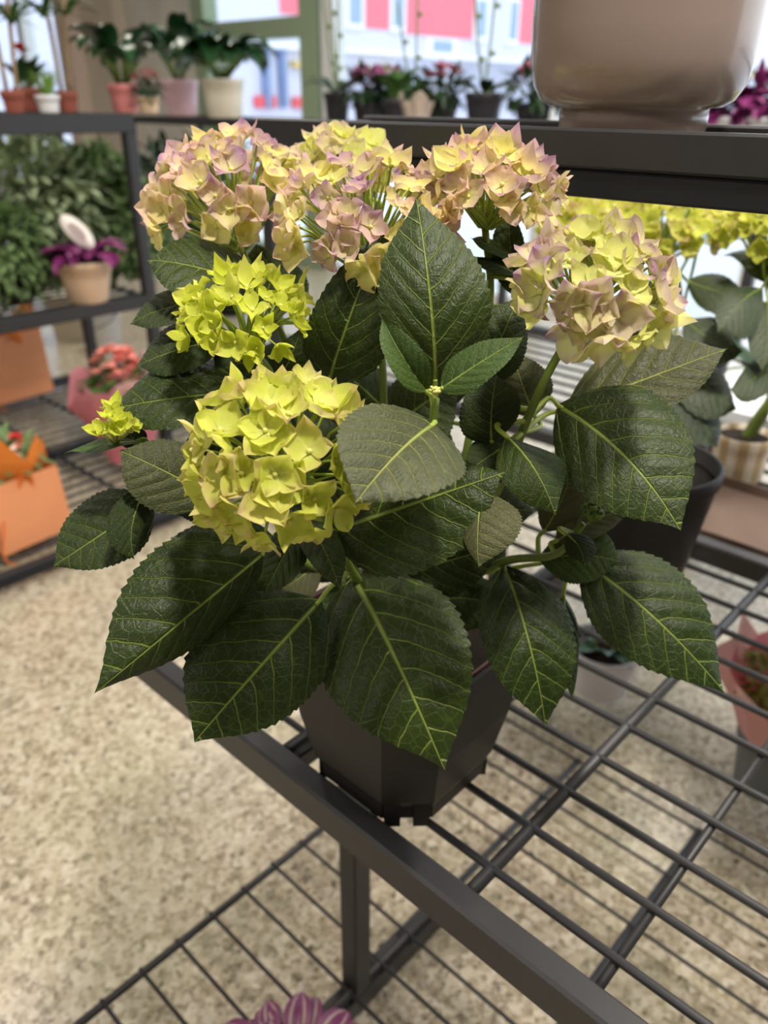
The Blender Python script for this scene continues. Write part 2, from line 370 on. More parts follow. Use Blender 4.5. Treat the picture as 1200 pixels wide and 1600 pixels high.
for a in (-.504, .5):
    MB().bevbox(a-.015, a+.015, .480, .510, .04, TZ-.0455, .002, 'z').build('leg', 'metal', rack, smooth=False)
    MB().bevbox(a-.016, a+.016, .30, .70, 0, .04, .003, 'b').build('foot_bar', 'metal', rack, smooth=False)
    MB().bevbox(a-.012, a+.012, .388, 1.104, TZ-.045, TZ-.0225, .002, 'b').build('support_bar', 'metal', rack, smooth=False)
for a in (-.735, .73): MB().bevbox(a-.014, a+.014, 1.105, 1.129, 0, TZ-.03, .002, 'z').build('leg', 'metal', rack, smooth=False)
SZ = .048
for i in range(6):
    a = -.739+.2415*i
    wire('shelf_rod', AB(a, .10, SZ), AB(a, 1.10, SZ), .0062, rack, 'metal')
for b in [.104+.0620*k for k in range(9)]+[.722, .848, .971, 1.093]:
    wire('shelf_wire', AB(-.745, b, SZ+.004), AB(.74, b, SZ+.004), .0031, rack, 'metal', 6)
# raised tier
UZ = CZ-.018
MB().bevbox(-.743, .62, .592, .604, UZ-.028, UZ, .002, 'a').build('upper_beam', 'metal', rack, smooth=False)
MB().bevbox(-.66, .62, .594, .612, UZ-.049, UZ-.0285, .002, 'a').build('lower_rail', 'metal_black', rack, smooth=False)
MB().bevbox(-.743, .62, .758, .772, UZ-.028, UZ+.001, .002, 'a').build('rear_beam', 'metal', rack, smooth=False)
for a in (-.736, .61):
    for b in (.602, .765): MB().bevbox(a-.007, a+.007, b-.006, b+.006, TZ-.004, UZ-.028, .001, 'z').build('post', 'metal', rack, smooth=False)
    MB().bevbox(a-.006, a+.006, .604, .758, UZ-.024, UZ-.004, .001, 'b').build('end_bar', 'metal', rack, smooth=False)
for k in range(5): wire('upper_wire', AB(-.74, .622+.03*k, UZ-.014), AB(.62, .622+.03*k, UZ-.014), .003, rack)

# taupe planter
MT['taupe'] = plain('taupe_glaze', srgb(150, 134, 127), .25, .05, 6, coat=.4)
pb = .688; pa = pb*(-.519); PP = AB(pa, pb, UZ-.011)
pl = thing('planter', PP, 'large glossy taupe planter with narrow foot on upper shelf', 'planter')
pr = [(.056, 0), (.060, .002), (.0605, .018), (.0600, .0235), (.0608, .025), (.070, .026), (.078, .0305), (.0845, .041), (.0882, .058), (.0892, .082), (.0900, .14), (.0905, .20), (.0895, .206), (.0870, .2065), (.0850, .202), (.0840, .12), (.08, .05), (.0, .045)]
MB().lathe(PP, pr, 72).build('body', 'taupe', pl)
MB().lathe(PP+UP*.16, [(.0835, 0), (.05, .006), (0, .008)], 32).build('soil', 'soil', pl)

# ================================================================== hydrangea kit
PROF = [(0, .05), (.03, .24), (.07, .44), (.13, .65), (.22, .87), (.32, .98), (.42, 1.0), (.54, .95), (.66, .83), (.76, .64), (.84, .43), (.90, .245), (.94, .135), (.97, .06), (1, .0)]
def leaf_mesh(base, mid, tip, L, R, name='leaf', mat='leaf', parent=None, teeth=21, curl=.10, pucker=.016, wid=.44, res=(84, 12), petiole=None):
    """ovate serrated blade through a base, a midrib point at the widest station, a tip and the two margins there"""
    rib = lambda u: None
    b, m, tp = Vector(base), Vector(mid), Vector(tip)
    # quadratic through b(0), m(wid), tp(1)
    q = (m-b*(1-wid)**2-tp*wid**2)/(2*wid*(1-wid))
    P = lambda u: b*(1-u)**2+q*(2*u*(1-u))+tp*u*u
    D = lambda u: ((q-b)*(2*(1-u))+(tp-q)*(2*u))
    aL, aR = Vector(L)-m, Vector(R)-m
    ln = (tp-b).length
    nrm0 = (aR-aL).cross(D(wid)).normalized()
    if nrm0.dot(CAM-m) < 0: nrm0 = -nrm0
    NU, NV = res; vs = []; uvs = []
    rnd = random.Random(hash((round(b.x, 4), round(tp.z, 4))) & 0xffff)
    wv = rnd.uniform(0, 6.28); wamp = rnd.uniform(.010, .022)*ln
    q0 = D(wid).normalized()
    for i in range(NU+1):
        u = i/NU; c = P(u); w = lerp_tab(PROF, u); d = D(u).normalized(); rot = q0.rotation_difference(d)
        tt = (u*teeth) % 1.0
        saw = (tt-.35)*.055*min(1, u*8)*min(1, (1-u)*9+.15)
        for j in range(-NV, NV+1):
            v = j/NV; av = abs(v); ac = (aR if v > 0 else aL)
            ac = rot @ ac
            e = w*(av + (saw*max(0, (av-.72)/.28) if u > .02 else 0))
            fwd = d*(max(0, av-.6)/.4*saw*.25*ac.length)
            ph = 7.0*(u-.36*(av*w)**1.3)+(.35 if v > 0 else 0)
            h = pucker*ln*abs(math.sin(math.pi*ph))**.8*min(1, av*5)*(1-av**6)*w
            h -= curl*ac.length*(av**2)*w
            h += wamp*math.sin(u*9+wv+(1.7 if v > 0 else 0))*av**2
            h += .006*ln*max(0, 1-av*9)*0
            vs.append(c+ac*e+fwd+nrm0*h); uvs.append((u, .5+v*w*.5))
    W_ = 2*NV+1
    fs = [(i*W_+j, (i+1)*W_+j, (i+1)*W_+j+1, i*W_+j+1) for i in range(NU) for j in range(2*NV)]
    mb = MB(); mb.add(vs, fs, uvs)
    o = mb.build(name, mat, parent)
    # raised midrib and stalk
    rp = [P(u)-nrm0*.0004 for u in (0, .15, .3, .45, .6, .75, .88)]
    MB().tube(rp, [.0011, .0009, .0007, .0005, .0004, .0003, .0002], 5).build('midrib', 'midrib', o)
    if petiole is not None:
        pt = Vector(petiole); d0 = -D(0).normalized(); k = (pt-b).length
        mid1 = b+d0*k*.35+UP*k*.05
        MB().tube(bez([P(.03), b, mid1, pt], 4), [.0016]*4+[.0017]*4+[.002]*5, 6).build('leaf_stalk', 'stem_pale', o)
    return o

def floret_mesh(name, L, cup, seed, mats, npet=4, flat=.0, wide=.96):
    r = random.Random(seed); mb = MB()
    PW = [(0, .12), (.13, .44), (.28, .86), (.42, 1.0), (.58, .84), (.74, .54), (.88, .25), (1, .0)]
    for k in range(npet):
        th = 2*math.pi*k/npet+r.uniform(-.16, .16); l = L*r.uniform(.85, 1.12); w = l*wide*r.uniform(.86, 1.1)
        cu = cup*r.uniform(.6, 1.35); tw = r.uniform(-.28, .28); cv = r.uniform(.08, .32); rec = r.uniform(-.3, .75); z0 = (k % 2)*L*.05
        e = Vector((math.cos(th), math.sin(th), 0)); n = Vector((-math.sin(th), math.cos(th), 0)); vs = []; uvs = []
        NS, NT_ = 8, 3
        for i in range(NS+1):
            s = i/NS; ww = lerp_tab(PW, s)*w*.5
            for j in range(-NT_, NT_+1):
                t_ = j/NT_
                z = z0+l*(cu*s**1.5-rec*max(0, s-.55)**2*3)+l*cv*(t_*t_-.15)*min(1, s*2)+tw*t_*ww*s
                z += l*.025*math.sin(s*11+t_*4+k)
                vs.append(e*(l*s*(1-.28*cu*s))+n*(t_*ww)+Vector((0, 0, z))); uvs.append((s, .5+t_*.5))
        W_ = 2*NT_+1
        mb.add(vs, [(i*W_+j, (i+1)*W_+j, (i+1)*W_+j+1, i*W_+j+1) for i in range(NS) for j in range(2*NT_)], uvs)
    mb.ball((0, 0, L*.07), L*.11, 6, 4, mi=1)
    return mb.mesh(name, [mats, 'bead'])
FM = {}
def florets(kind, L, cup, wide=.96):
    key = (kind, L, cup)
    if key not in FM: FM[key] = [floret_mesh('floret', L, cup, 31*i+int(L*1e5), kind, 4 if i != 3 else 5, wide=wide) for i in range(6)]
    return FM[key]
HW = {'pet_lime': .78, 'pet_limecream': .90}
def head(parent, c, R, Rv, axis, n, kind, L, cup, stem_to, tmax=1.75, seed=1, size_j=.22, name='flower_head', gap=.12, bias=None, wide=.96):
    """dome of separate florets on thin stalks around an axis"""
    r = random.Random(seed); ax = Vector(axis).normalized()
    q = Vector((0, 0, 1)).rotation_difference(ax)
    foot = c-ax*(Rv*.95)
    mb = MB(); pts = []
    ga = math.pi*(3-math.sqrt(5)); zmin = math.cos(tmax)
    for i in range(n):
        zc = 1-(1-zmin)*(i+.5)/n; a = i*ga+r.uniform(-.25, .25); zc = max(-1, min(1, zc+r.uniform(-.06, .06)))
        s = math.sqrt(max(0, 1-zc*zc)); k = 1-gap*r.random()
        nl = Vector((s*math.cos(a)/R, s*math.sin(a)/R, zc/Rv)).normalized()
        pl_ = Vector((s*math.cos(a)*R*k, s*math.sin(a)*R*k, zc*Rv*k))
        pts.append((c+q@pl_, (q@nl)))
    for k, (p, nn) in enumerate(pts):
        if k % 3 == 0: hub = foot+(p-foot)*.3+ax*(-.006)
        mb.tube([foot, foot*.55+hub*.45, p-nn*.012, p-nn*.001], [.0016, .0013, .0009, .0008], 4, cap=False)
    h = mb.build(name, 'stem_pale', parent)
    ms = florets(kind, L, cup, HW.get(kind, wide))
    for k, (p, nn) in enumerate(pts):
        tilt = (nn+Vector((r.gauss(0, .22), r.gauss(0, .22), r.gauss(.05, .22)))).normalized()
        rq = tilt.to_track_quat('Z', 'Y') @ Quaternion((0, 0, 1), r.uniform(0, 6.28))
        place('floret', ms[r.randrange(len(ms))], h, p, rq, r.uniform(1-size_j, 1+size_j))
    return foot

def square_pot(root, c, w0, w1, h, ch0, ch1, dirs, mat='pot_black', rim='pot_rim', foot=True):
    """chamfered square nursery pot with a slightly inset foot and notched corner feet"""
    a_, b_ = dirs
    def ring(hw, ch, z, n=3):
        out = []
        for sx, sy in ((1, -1), (1, 1), (-1, 1), (-1, -1)):
            p0 = (sx*hw, sy*(hw-ch)); p1 = (sx*(hw-ch), sy*hw)
            if sx*sy < 0: p0, p1 = p1, p0
            # round the corner a little
            for k in range(n+1):
                t_ = k/n; q_ = (p0[0]*(1-t_)+p1[0]*t_, p0[1]*(1-t_)+p1[1]*t_)
                out.append(c+a_*q_[0]+b_*q_[1]+UP*z)
        return out
    prof = [(w0*.86, ch0*.9, .004), (w0*.93, ch0, .006), (w0*.94, ch0, .022), (w0, ch0, .034), (w0+(w1-w0)*.5, (ch0+ch1)/2, h*.5), (w1*.975, ch1, h*.90), (w1*1.0, ch1, h*.905), (w1*1.012, ch1, h), (w1*.965, ch1, h), (w1*.94, ch1, h*.82)]
    vs = []; N = 16
    for hw, ch, z in prof: vs += ring(hw, ch, z)
    fs = [(i*N+j, i*N+(j+1) % N, (i+1)*N+(j+1) % N, (i+1)*N+j) for i in range(len(prof)-1) for j in range(N)]
    fs.append(tuple(range(N-1, -1, -1)))
    mb = MB(); mb.add(vs, fs); o = mb.build('pot', mat, root, smooth=False)
    # red-brown rim lip
    vs = ring(w1*.955, ch1, h*.90)+ring(w1*.955, ch1, h*1.012)+ring(w1*.93, ch1, h*1.012)+ring(w1*.93, ch1, h*.90)
    mb = MB(); mb.add(vs, [(i*N+j, i*N+(j+1) % N, (i+1)*N+(j+1) % N, (i+1)*N+j) for i in range(3) for j in range(N)]); mb.build('rim', rim, o, smooth=False)
    # corner feet with a drain notch between
    for sx, sy in ((1, -1), (-1, -1), (1, 1), (-1, 1)):
        cdir = (a_*sx+b_*sy).normalized(); tdir = Vector((-cdir.y, cdir.x, 0)); rr = (w0-ch0/2)*math.sqrt(2)*.905
        for s_ in (-1, 1):
            MB().box(c+cdir*(rr+.001)+tdir*(s_*.0135)+UP*.0185, cdir, tdir, UP, .004, .0075, .0185).build('foot_rib', mat, o, smooth=False)
    mb = MB(); vs = ring(w1*.935, ch1, h*.88); mb.add(vs+[c+UP*h*.89], [(j, (j+1) % N, N) for j in range(N)]); mb.build('soil', 'soil', root)
    return o

# ------------------------------------------------------------------ the hydrangea in front
PC = AB(-.387, .466, TZ-.001)+Vector((-.012, 0, 0))
hy = thing('potted_hydrangea', PC, 'large hydrangea with pink-cream and lime flower heads in square black pot', 'plant')
square_pot(hy, PC, .078, .097, .172, .034, .036, (dA, dB))
soil = PC+UP*.15
# (name) head centre px, distance, radii px, n, kind, floret length, cup, tilt
def px2m(p, z): return p*z/F
HEADS = [
 # cx,  cy,  z,   rx,  ry,  n,  kind,          L,     cup, axis,              seed, tmax
 (358, 316, .63, 124,  84, 60, 'pet_pink',      .0165, .50, (-.15, -.25, 1),   11, 1.75),
 (538, 266, .69,  70,  46, 26, 'pet_cream',     .0172, .55, (0, -.1, 1),       12, 1.5),
 (575, 350, .56, 138,  84, 60, 'pet_pink',      .0150, .52, (.0, -.30, 1),     13, 1.7),
 (768, 300, .56, 104,  58, 42, 'pet_pink',      .0160, .50, (.1, -.2, 1),      14, 1.65),
 (928, 452, .49, 114,  66, 46, 'pet_cream',     .0172, .45, (.10, -.45, 1),   15, 1.85),
 (382, 502, .54,  94,  62, 40, 'pet_lime',      .0140, .75, (-.1, -.35, 1),    16, 1.6),
 (440, 722, .48, 134, 116, 52, 'pet_limecream', .0172, .45, (-.05, -.75, .75), 17, 1.75)]
feet = []
for cx, cy, z, rx, ry, n, kind, L, cup, ax, sd, tm in HEADS:
    feet.append(head(hy, at(cx, cy, z), px2m(rx, z), px2m(ry, z), ax, n, kind, L, cup, None, tmax=tm, seed=sd))
# stems: list of px points with distance, from the head down into the soil
STEMS = [
 [feet[0], at(430, 500, .63), at(520, 700, .66), at(600, 900, .70), soil+Vector((-.02, .02, 0))],
 [feet[1], at(560, 420, .66), at(590, 650, .67), at(630, 900, .71), soil+Vector((0, .03, 0))],
 [feet[2], at(597, 560, .59), at(605, 760, .64), at(640, 930, .70), soil+Vector((.01, .0, 0))],
 [feet[3], at(765, 480, .60), at(730, 700, .64), at(680, 900, .70), soil+Vector((.03, .03, 0))],
 [feet[4], at(868, 562, .53), at(830, 640, .55), at(780, 760, .60), at(700, 920, .68), soil+Vector((.04, .0, 0))],
 [feet[5], at(425, 590, .56), at(470, 720, .60), at(560, 900, .67), soil+Vector((-.03, .0, 0))],
 [feet[6], at(505, 800, .54), at(548, 890, .60), at(600, 960, .67), soil+Vector((-.01, -.03, 0))],
 [at(680, 622, .478), at(674, 690, .50), at(655, 830, .59), at(640, 950, .68), soil+Vector((0, -.02, 0))],
 [at(212, 690, .55), at(280, 745, .57), at(430, 850, .61), at(570, 940, .68), soil+Vector((-.04, -.01, 0))],
 [at(912, 818, .585), at(868, 866, .60), at(780, 880, .63), at(700, 940, .69), soil+Vector((.04, -.02, 0))],
]
SP = []
for s in STEMS:
    pts = bez(s, 6); k = len(pts)
    MB().tube(pts, [.0026+.0016*i/(k-1) for i in range(k)], 8).build('stem', 'stem', hy); SP += pts
def nearest(p, lower=True):
    best = None
    for q in SP:
        d = (q-p).length + (.6*max(0, q.z-p.z))
        if d < .012: d = .05
        if best is None or d < best[0]: best = (d, q)
    return best[1]
# leaves: base, midrib at widest, tip, left margin, right margin as (x, y, distance)
LV = [
 ((680, 600, .500), (673, 480, .478), (650, 308, .500), (590, 468, .482), (768, 458, .482), 'leaf'),
 ((667, 612, .476), (634, 566, .470), (597, 496, .470), (610, 575, .458), (662, 548, .462), 'leaf_young'),
 ((690, 608, .476), (742, 572, .466), (818, 526, .466), (718, 545, .472), (757, 596, .456), 'leaf_young'),
 ((676, 664, .476), (630, 700, .435), (556, 785, .400), (546, 638, .428), (724, 742, .425), 'leaf_grey'),
 ((515, 832, .535), (632, 792, .505), (792, 737, .495), (600, 705, .525), (655, 892, .490), 'leaf'),
 ((515, 592, .560), (545, 500, .530), (603, 352, .535), (478, 500, .530), (616, 520, .515), 'leaf'),
 ((440, 462, .600), (332, 424, .575), (230, 407, .560), (335, 372, .595), (318, 470, .550), 'leaf'),
 ((335, 468, .590), (272, 478, .575), (203, 506, .565), (270, 446, .590), (275, 503, .560), 'leaf'),
 ((350, 530, .585), (284, 545, .570), (213, 572, .560), (278, 500, .585), (288, 580, .560), 'leaf'),
 ((405, 612, .575), (292, 620, .555), (162, 642, .545), (292, 560, .575), (292, 668, .540), 'leaf'),
 ((338, 778, .555), (262, 738, .535), (187, 704, .530), (292, 692, .545), (232, 792, .525), 'leaf_grey'),
 ((238, 782, .570), (160, 834, .560), (84, 884, .550), (128, 778, .570), (196, 872, .545), 'leaf'),
 ((238, 752, .545), (210, 805, .530), (210, 874, .525), (168, 818, .525), (240, 800, .545), 'leaf'),
 ((416, 862, .550), (312, 948, .520), (147, 1084, .490), (240, 862, .525), (344, 985, .545), 'leaf'),
 ((430, 846, .570), (335, 850, .570), (235, 900, .560), (325, 810, .580), (330, 900, .565), 'leaf'),
 ((500, 938, .580), (408, 1040, .550), (303, 1160, .535), (322, 968, .545), (482, 1096, .560), 'leaf'),
 ((552, 900, .620), (613, 1018, .575), (695, 1203, .565), (502, 1068, .575), (722, 965, .580), 'leaf'),
 ((788, 886, .630), (823, 990, .595), (853, 1137, .600), (754, 1000, .590), (900, 978, .600), 'leaf'),
 ((880, 930, .640), (888, 1000, .630), (894, 1092, .630), (868, 1005, .630), (906, 1000, .635), 'leaf_young'),
 ((908, 876, .625), (1008, 952, .600), (1133, 1083, .590), (960, 1010, .595), (1066, 890, .615), 'leaf'),
 ((872, 634, .565), (965, 702, .535), (1064, 830, .515), (902, 762, .530), (1050, 625, .545), 'leaf'),
 ((885, 640, .590), (1005, 594, .575), (1136, 545, .575), (985, 524, .590), (1030, 640, .560), 'leaf_grey'),
 ((752, 768, .500), (747, 822, .485), (748, 886, .480), (722, 822, .492), (815, 818, .480), 'leaf_grey'),
 ((792, 682, .525), (832, 728, .505), (868, 805, .505), (788, 755, .505), (886, 722, .525), 'leaf'),
 ((768, 690, .545), (768, 645, .535), (776, 586, .545), (718, 648, .530), (815, 632, .530), 'leaf'),
 ((800, 690, .550), (765, 712, .540), (722, 742, .535), (748, 682, .545), (785, 752, .535), 'leaf'),
 ((476, 812, .545), (446, 864, .520), (413, 928, .510), (420, 846, .522), (474, 884, .515), 'leaf'),
 ((478, 812, .545), (506, 858, .515), (531, 922, .510), (474, 862, .515), (532, 842, .520), 'leaf'),
 ((842, 872, .630), (905, 868, .615), (968, 878, .610), (920, 822, .620), (905, 912, .610), 'leaf_young'),
 ((884, 834, .575), (903, 852, .568), (913, 884, .565), (886, 864, .568), (930, 848, .570), 'leaf'),
 ((868, 846, .610), (925, 815, .610), (990, 792, .605), (915, 775, .620), (935, 838, .600), 'leaf_grey'),
 ((850, 830, .620), (880, 775, .610), (900, 700, .610), (850, 770, .610), (915, 790, .610), 'leaf_grey'),
 ((806, 462, .600), (798, 400, .590), (796, 316, .590), (768, 400, .590), (824, 402, .590), 'leaf'),
 ((808, 405, .590), (775, 388, .580), (735, 372, .570), (770, 372, .590), (772, 396, .570), 'leaf_young'),
 ((812, 432, .590), (772, 412, .580), (722, 408, .570), (770, 402, .585), (772, 424, .575), 'leaf'),
 ((745, 606, .560), (775, 545, .545), (812, 462, .550), (728, 520, .545), (820, 560, .550), 'leaf'),
 ((835, 650, .590), (815, 600, .580), (800, 545, .580), (780, 615, .580), (862, 590, .580), 'leaf_grey'),
 ((575, 310, .640), (535, 280, .630), (492, 262, .630), (540, 258, .640), (530, 312, .620), 'leaf_young'),
 ((432, 604, .600), (385, 572, .590), (330, 536, .590), (400, 532, .595), (362, 608, .585), 'leaf'),
 ((432, 600, .600), (452, 562, .590), (470, 512, .590), (424, 555, .590), (484, 572, .590), 'leaf'),
 ((216, 690, .555), (165, 694, .548), (100, 709, .540), (168, 680, .562), (165, 700, .535), 'leaf_young'),
 ((222, 700, .565), (205, 682, .565), (190, 655, .565), (185, 690, .565), (225, 672, .565), 'leaf'),
 ((445, 866, .590), (408, 890, .580), (366, 915, .575), (400, 862, .590), (420, 920, .575), 'leaf_young'),
 ((500, 880, .640), (465, 905, .630), (425, 932, .630), (455, 880, .635), (480, 935, .625), 'leaf_grey'),
 # inner and rear foliage
 ((600, 640, .640), (560, 600, .630), (500, 560, .640), (580, 560, .640), (530, 650, .630), 'leaf'),
 ((610, 680, .640), (650, 640, .630), (720, 600, .630), (620, 590, .640), (690, 690, .620), 'leaf'),
 ((600, 840, .660), (520, 800, .650), (440, 770, .640), (520, 740, .660), (510, 860, .640), 'leaf'),
 ((620, 900, .640), (690, 880, .630), (790, 850, .620), (690, 820, .640), (700, 935, .620), 'leaf'),
 ((620, 930, .670), (560, 960, .650), (490, 1030, .640), (510, 920, .650), (580, 1030, .640), 'leaf_young'),
 ((650, 940, .680), (720, 935, .660), (790, 950, .650), (720, 890, .670), (720, 985, .650), 'leaf_young'),
 ((600, 780, .650), (640, 730, .640), (700, 660, .640), (590, 700, .650), (700, 760, .630), 'leaf'),
 ((700, 820, .650), (760, 800, .640), (840, 800, .640), (760, 750, .650), (760, 850, .630), 'leaf'),
 ((560, 720, .640), (500, 690, .630), (420, 660, .630), (500, 630, .640), (490, 745, .620), 'leaf'),
 ((440, 700, .640), (370, 680, .620), (290, 690, .610), (370, 630, .640), (360, 730, .610), 'leaf'),
 ((700, 640, .660), (690, 560, .650), (700, 450, .650), (640, 550, .650), (750, 560, .650), 'leaf'),
 ((500, 640, .660), (440, 600, .650), (380, 560, .650), (450, 540, .660), (420, 640, .640), 'leaf'),
 ((360, 800, .620), (300, 770, .610), (250, 760, .600), (300, 730, .620), (290, 810, .600), 'leaf'),
 ((470, 480, .680), (430, 430, .670), (400, 380, .670), (390, 440, .670), (470, 420, .670), 'leaf'),
 ((640, 480, .680), (640, 420, .670), (660, 370, .670), (590, 420, .670), (690, 420, .670), 'leaf'),
 ((720, 900, .690), (740, 850, .690), (780, 800, .690), (700, 840, .690), (790, 880, .690), 'leaf'),
 ((540, 900, .690), (500, 860, .680), (450, 830, .680), (520, 810, .690), (480, 900, .680), 'leaf'),
]
for b, m, tp, l, r_, mt in LV:
    bp = at(*b)
    leaf_mesh(bp, at(*m), at(*tp), at(*l), at(*r_), 'leaf', mt, hy, petiole=nearest(bp))
# buds
def bud_cluster(parent, c, R, n, kind, L, seed, beads, beadmat, br):
    r = random.Random(seed); mb = MB()
    for i in range(beads):
        d = Vector((r.gauss(0, 1), r.gauss(0, 1), abs(r.gauss(0, .8)))).normalized()
        p = c+d*R*r.uniform(.6, 1); mb.ball(p, br*r.uniform(.7, 1.2), 6, 4); mb.tube([c-UP*R*.7, p], .0006, 4)
    h = mb.build('flower_bud', beadmat, parent)
    if n:
        ms = florets(kind, L, .7)
        for i in range(n):
            d = Vector((r.gauss(0, 1), r.gauss(0, 1), abs(r.gauss(0, 1))*.7)).normalized()
            place('floret', ms[r.randrange(6)], h, c+d*R, (d+UP*.6).to_track_quat('Z', 'Y') @ Quaternion((0, 0, 1), r.uniform(0, 6)), r.uniform(.7, 1.2))
bud_cluster(hy, at(178, 673, .54), .0145, 12, 'pet_lime', .0085, 5, 34, 'bud', .0019)
bud_cluster(hy, at(680, 611, .470), .0034, 0, None, 0, 6, 22, 'bud', .0012)
bud_cluster(hy, at(925, 803, .580), .0090, 0, None, 0, 8, 90, 'bud_dark', .0014)

# ================================================================== background kit
def rgbm(name, c, rough=.6, var=.15, scale=25, **k):
    if name not in MT: MT[name] = plain(name, srgb(*c), rough, var, scale, **k)
    return name
def blade(mb, p0, d, length, width, droop, nrm=None, seg=7, fold=.25, taper=.45, uv=True):
    d = Vector(d).normalized(); p = Vector(p0); side = d.cross(UP)
    if side.length < .05: side = Vector((1, 0, 0))
    side.normalize(); vs = []; uvs = []; cur = d.copy()
    for i in range(seg+1):
        u = i/seg; w = width*.5*max(.03, math.sin(math.pi*min(1, (u*.94+.05))**taper*1.0) if taper != .45 else math.sin(math.pi*(.04+.96*u)**.8)**.8 if u < 1 else 0)
        n = side.cross(cur).normalized()
        vs += [p-side*w+n*w*fold, p, p+side*w+n*w*fold]; uvs += [(u, 0), (u, .5), (u, 1)]
        p = p+cur*(length/seg); cur = (cur-UP*(droop/seg)).normalized()
    fs = [(i*3+j, (i+1)*3+j, (i+1)*3+j+1, i*3+j+1) for i in range(seg) for j in range(2)]
    mb.add(vs, fs, uvs)
def round_pot(root, c, r0, r1, h, mat, lip=.004, soil='soil', n=36):
    o = MB().lathe(c, [(r0*.96, 0), (r0, .003), (r0+(r1-r0)*.5, h*.5), (r1-lip*.4, h-.022 if h > .06 else h*.7), (r1+lip*.4, h-.02 if h > .06 else h*.72), (r1+lip*.5, h-.002), (r1, h), (r1-lip, h-.002), (r1-lip*1.5, h*.7), (0, h*.7)], n).build('pot', mat, root)
    MB().lathe(c+UP*(h*.88), [(r1-lip*1.3, 0), (r1*.5, .004), (0, .006)], 20).build('soil', soil, root)
    return o
def foliage(root, c, rx, rz, n, L, mat, seed, name='foliage', foot=None, wid=.45, flat=.3):
    r = random.Random(seed); mb = MB()
    for i in range(n):
        d = Vector((r.gauss(0, 1), r.gauss(0, 1), r.gauss(.15, 1))).normalized(); k = r.uniform(.45, 1)**.6
        p = Vector(c)+Vector((d.x*rx*k, d.y*rx*k, d.z*rz*k))
        dd = (d+Vector((r.gauss(0, .5), r.gauss(0, .5), r.gauss(0, .5)-flat))).normalized()
        blade(mb, p, dd, L*r.uniform(.6, 1.3), L*wid*r.uniform(.7, 1.2), r.uniform(.1, .8), seg=3)
    if foot is not None:
        for i in range(7):
            d = Vector((r.gauss(0, .5)*rx, r.gauss(0, .5)*rx, r.gauss(.2, .3)*rz)); mb.tube([foot, (Vector(foot)+c)/2+d*.3, Vector(c)+d], .003, 4)
    return tag(mb.build(name, mat, root), kind='stuff')
def tuft(root, c, r, rz, n, petal, mat, seed, name='blossoms', up_bias=.6):
    rr = random.Random(seed); mb = MB()
    for i in range(n):
        d = Vector((rr.gauss(0, 1), rr.gauss(0, 1), rr.gauss(up_bias, .7))).normalized(); p = Vector(c)+Vector((d.x*r, d.y*r, d.z*rz))*rr.uniform(.7, 1)
        for k in range(4):
            a = k*1.57+rr.random(); e = (Vector((math.cos(a), math.sin(a), .5))+d*.5)
            blade(mb, p, e, petal, petal*.8, .5, seg=3)
    return tag(mb.build(name, mat, root), kind='stuff')
def leaf_plant(root, c, n, L, w, mat, seed, spread=1.0, droop=1.3, lift=1.2, name='leaf', stalk=.25, stalkmat='stem'):
    """arching broad leaves, every leaf a part with its stalk"""
    r = random.Random(seed)
    for i in range(n):
        a = i*2.4+r.uniform(-.3, .3); el = lift*r.uniform(.55, 1.2)
        d = Vector((math.cos(a)*spread, math.sin(a)*spread, el)).normalized(); p = Vector(c)+Vector((math.cos(a), math.sin(a), 0))*.012
        q = p+d*L*stalk*r.uniform(.8, 1.6)
        mb = MB(); blade(mb, q, d, L*r.uniform(.7, 1.1), w*r.uniform(.8, 1.15), droop*r.uniform(.7, 1.3), seg=8, fold=.3)
        o = mb.build(name, mat, root)
        MB().tube([p, (p+q)/2+UP*.005, q+d*.01], .003, 5).build('leaf_stalk', stalkmat, o)
def wrap(root, c, r0, r1, h, mat, n=22, amp=.3, seed=1, name='paper_wrap', jag=.25):
    """folded sheet of paper standing around a pot"""
    r = random.Random(seed); vs = []; K = 6
    off = [r.uniform(-1, 1) for _ in range(n)]
    for i in range(K+1):
        u = i/K
        for j in range(n):
            a = 2*math.pi*j/n; rad = r0+(r1-r0)*u**1.4; rad *= 1+amp*u*(.5 if j % 2 else -.5)*.5+.12*u*off[j]
            z = h*u*(1+jag*u*(off[(j*3) % n]))
            vs.append(Vector(c)+Vector((math.cos(a)*rad, math.sin(a)*rad, z)))
    mb = MB(); mb.add(vs, [(i*n+j, i*n+(j+1) % n, (i+1)*n+(j+1) % n, (i+1)*n+j) for i in range(K) for j in range(n)])
    return mb.build(name, mat, root, smooth=False)
def mat_paper(name, c, tr=.3):
    t = NT(name); col = t.mix(t.noise(9, 2, t.coord()), tuple(x*.85 for x in srgb(*c)), srgb(*c)); t.p(**{'Base Color': col, 'Roughness': .6})
    q = t.n('ShaderNodeBsdfTranslucent'); t.set(q.inputs[0], col); mx = t.n('ShaderNodeMixShader'); mx.inputs[0].default_value = tr
    t.t.links.new(t.b.outputs[0], mx.inputs[1]); t.t.links.new(q.outputs[0], mx.inputs[2]); t.t.links.new(mx.outputs[0], t.out.inputs[0]); MT[name] = t.m

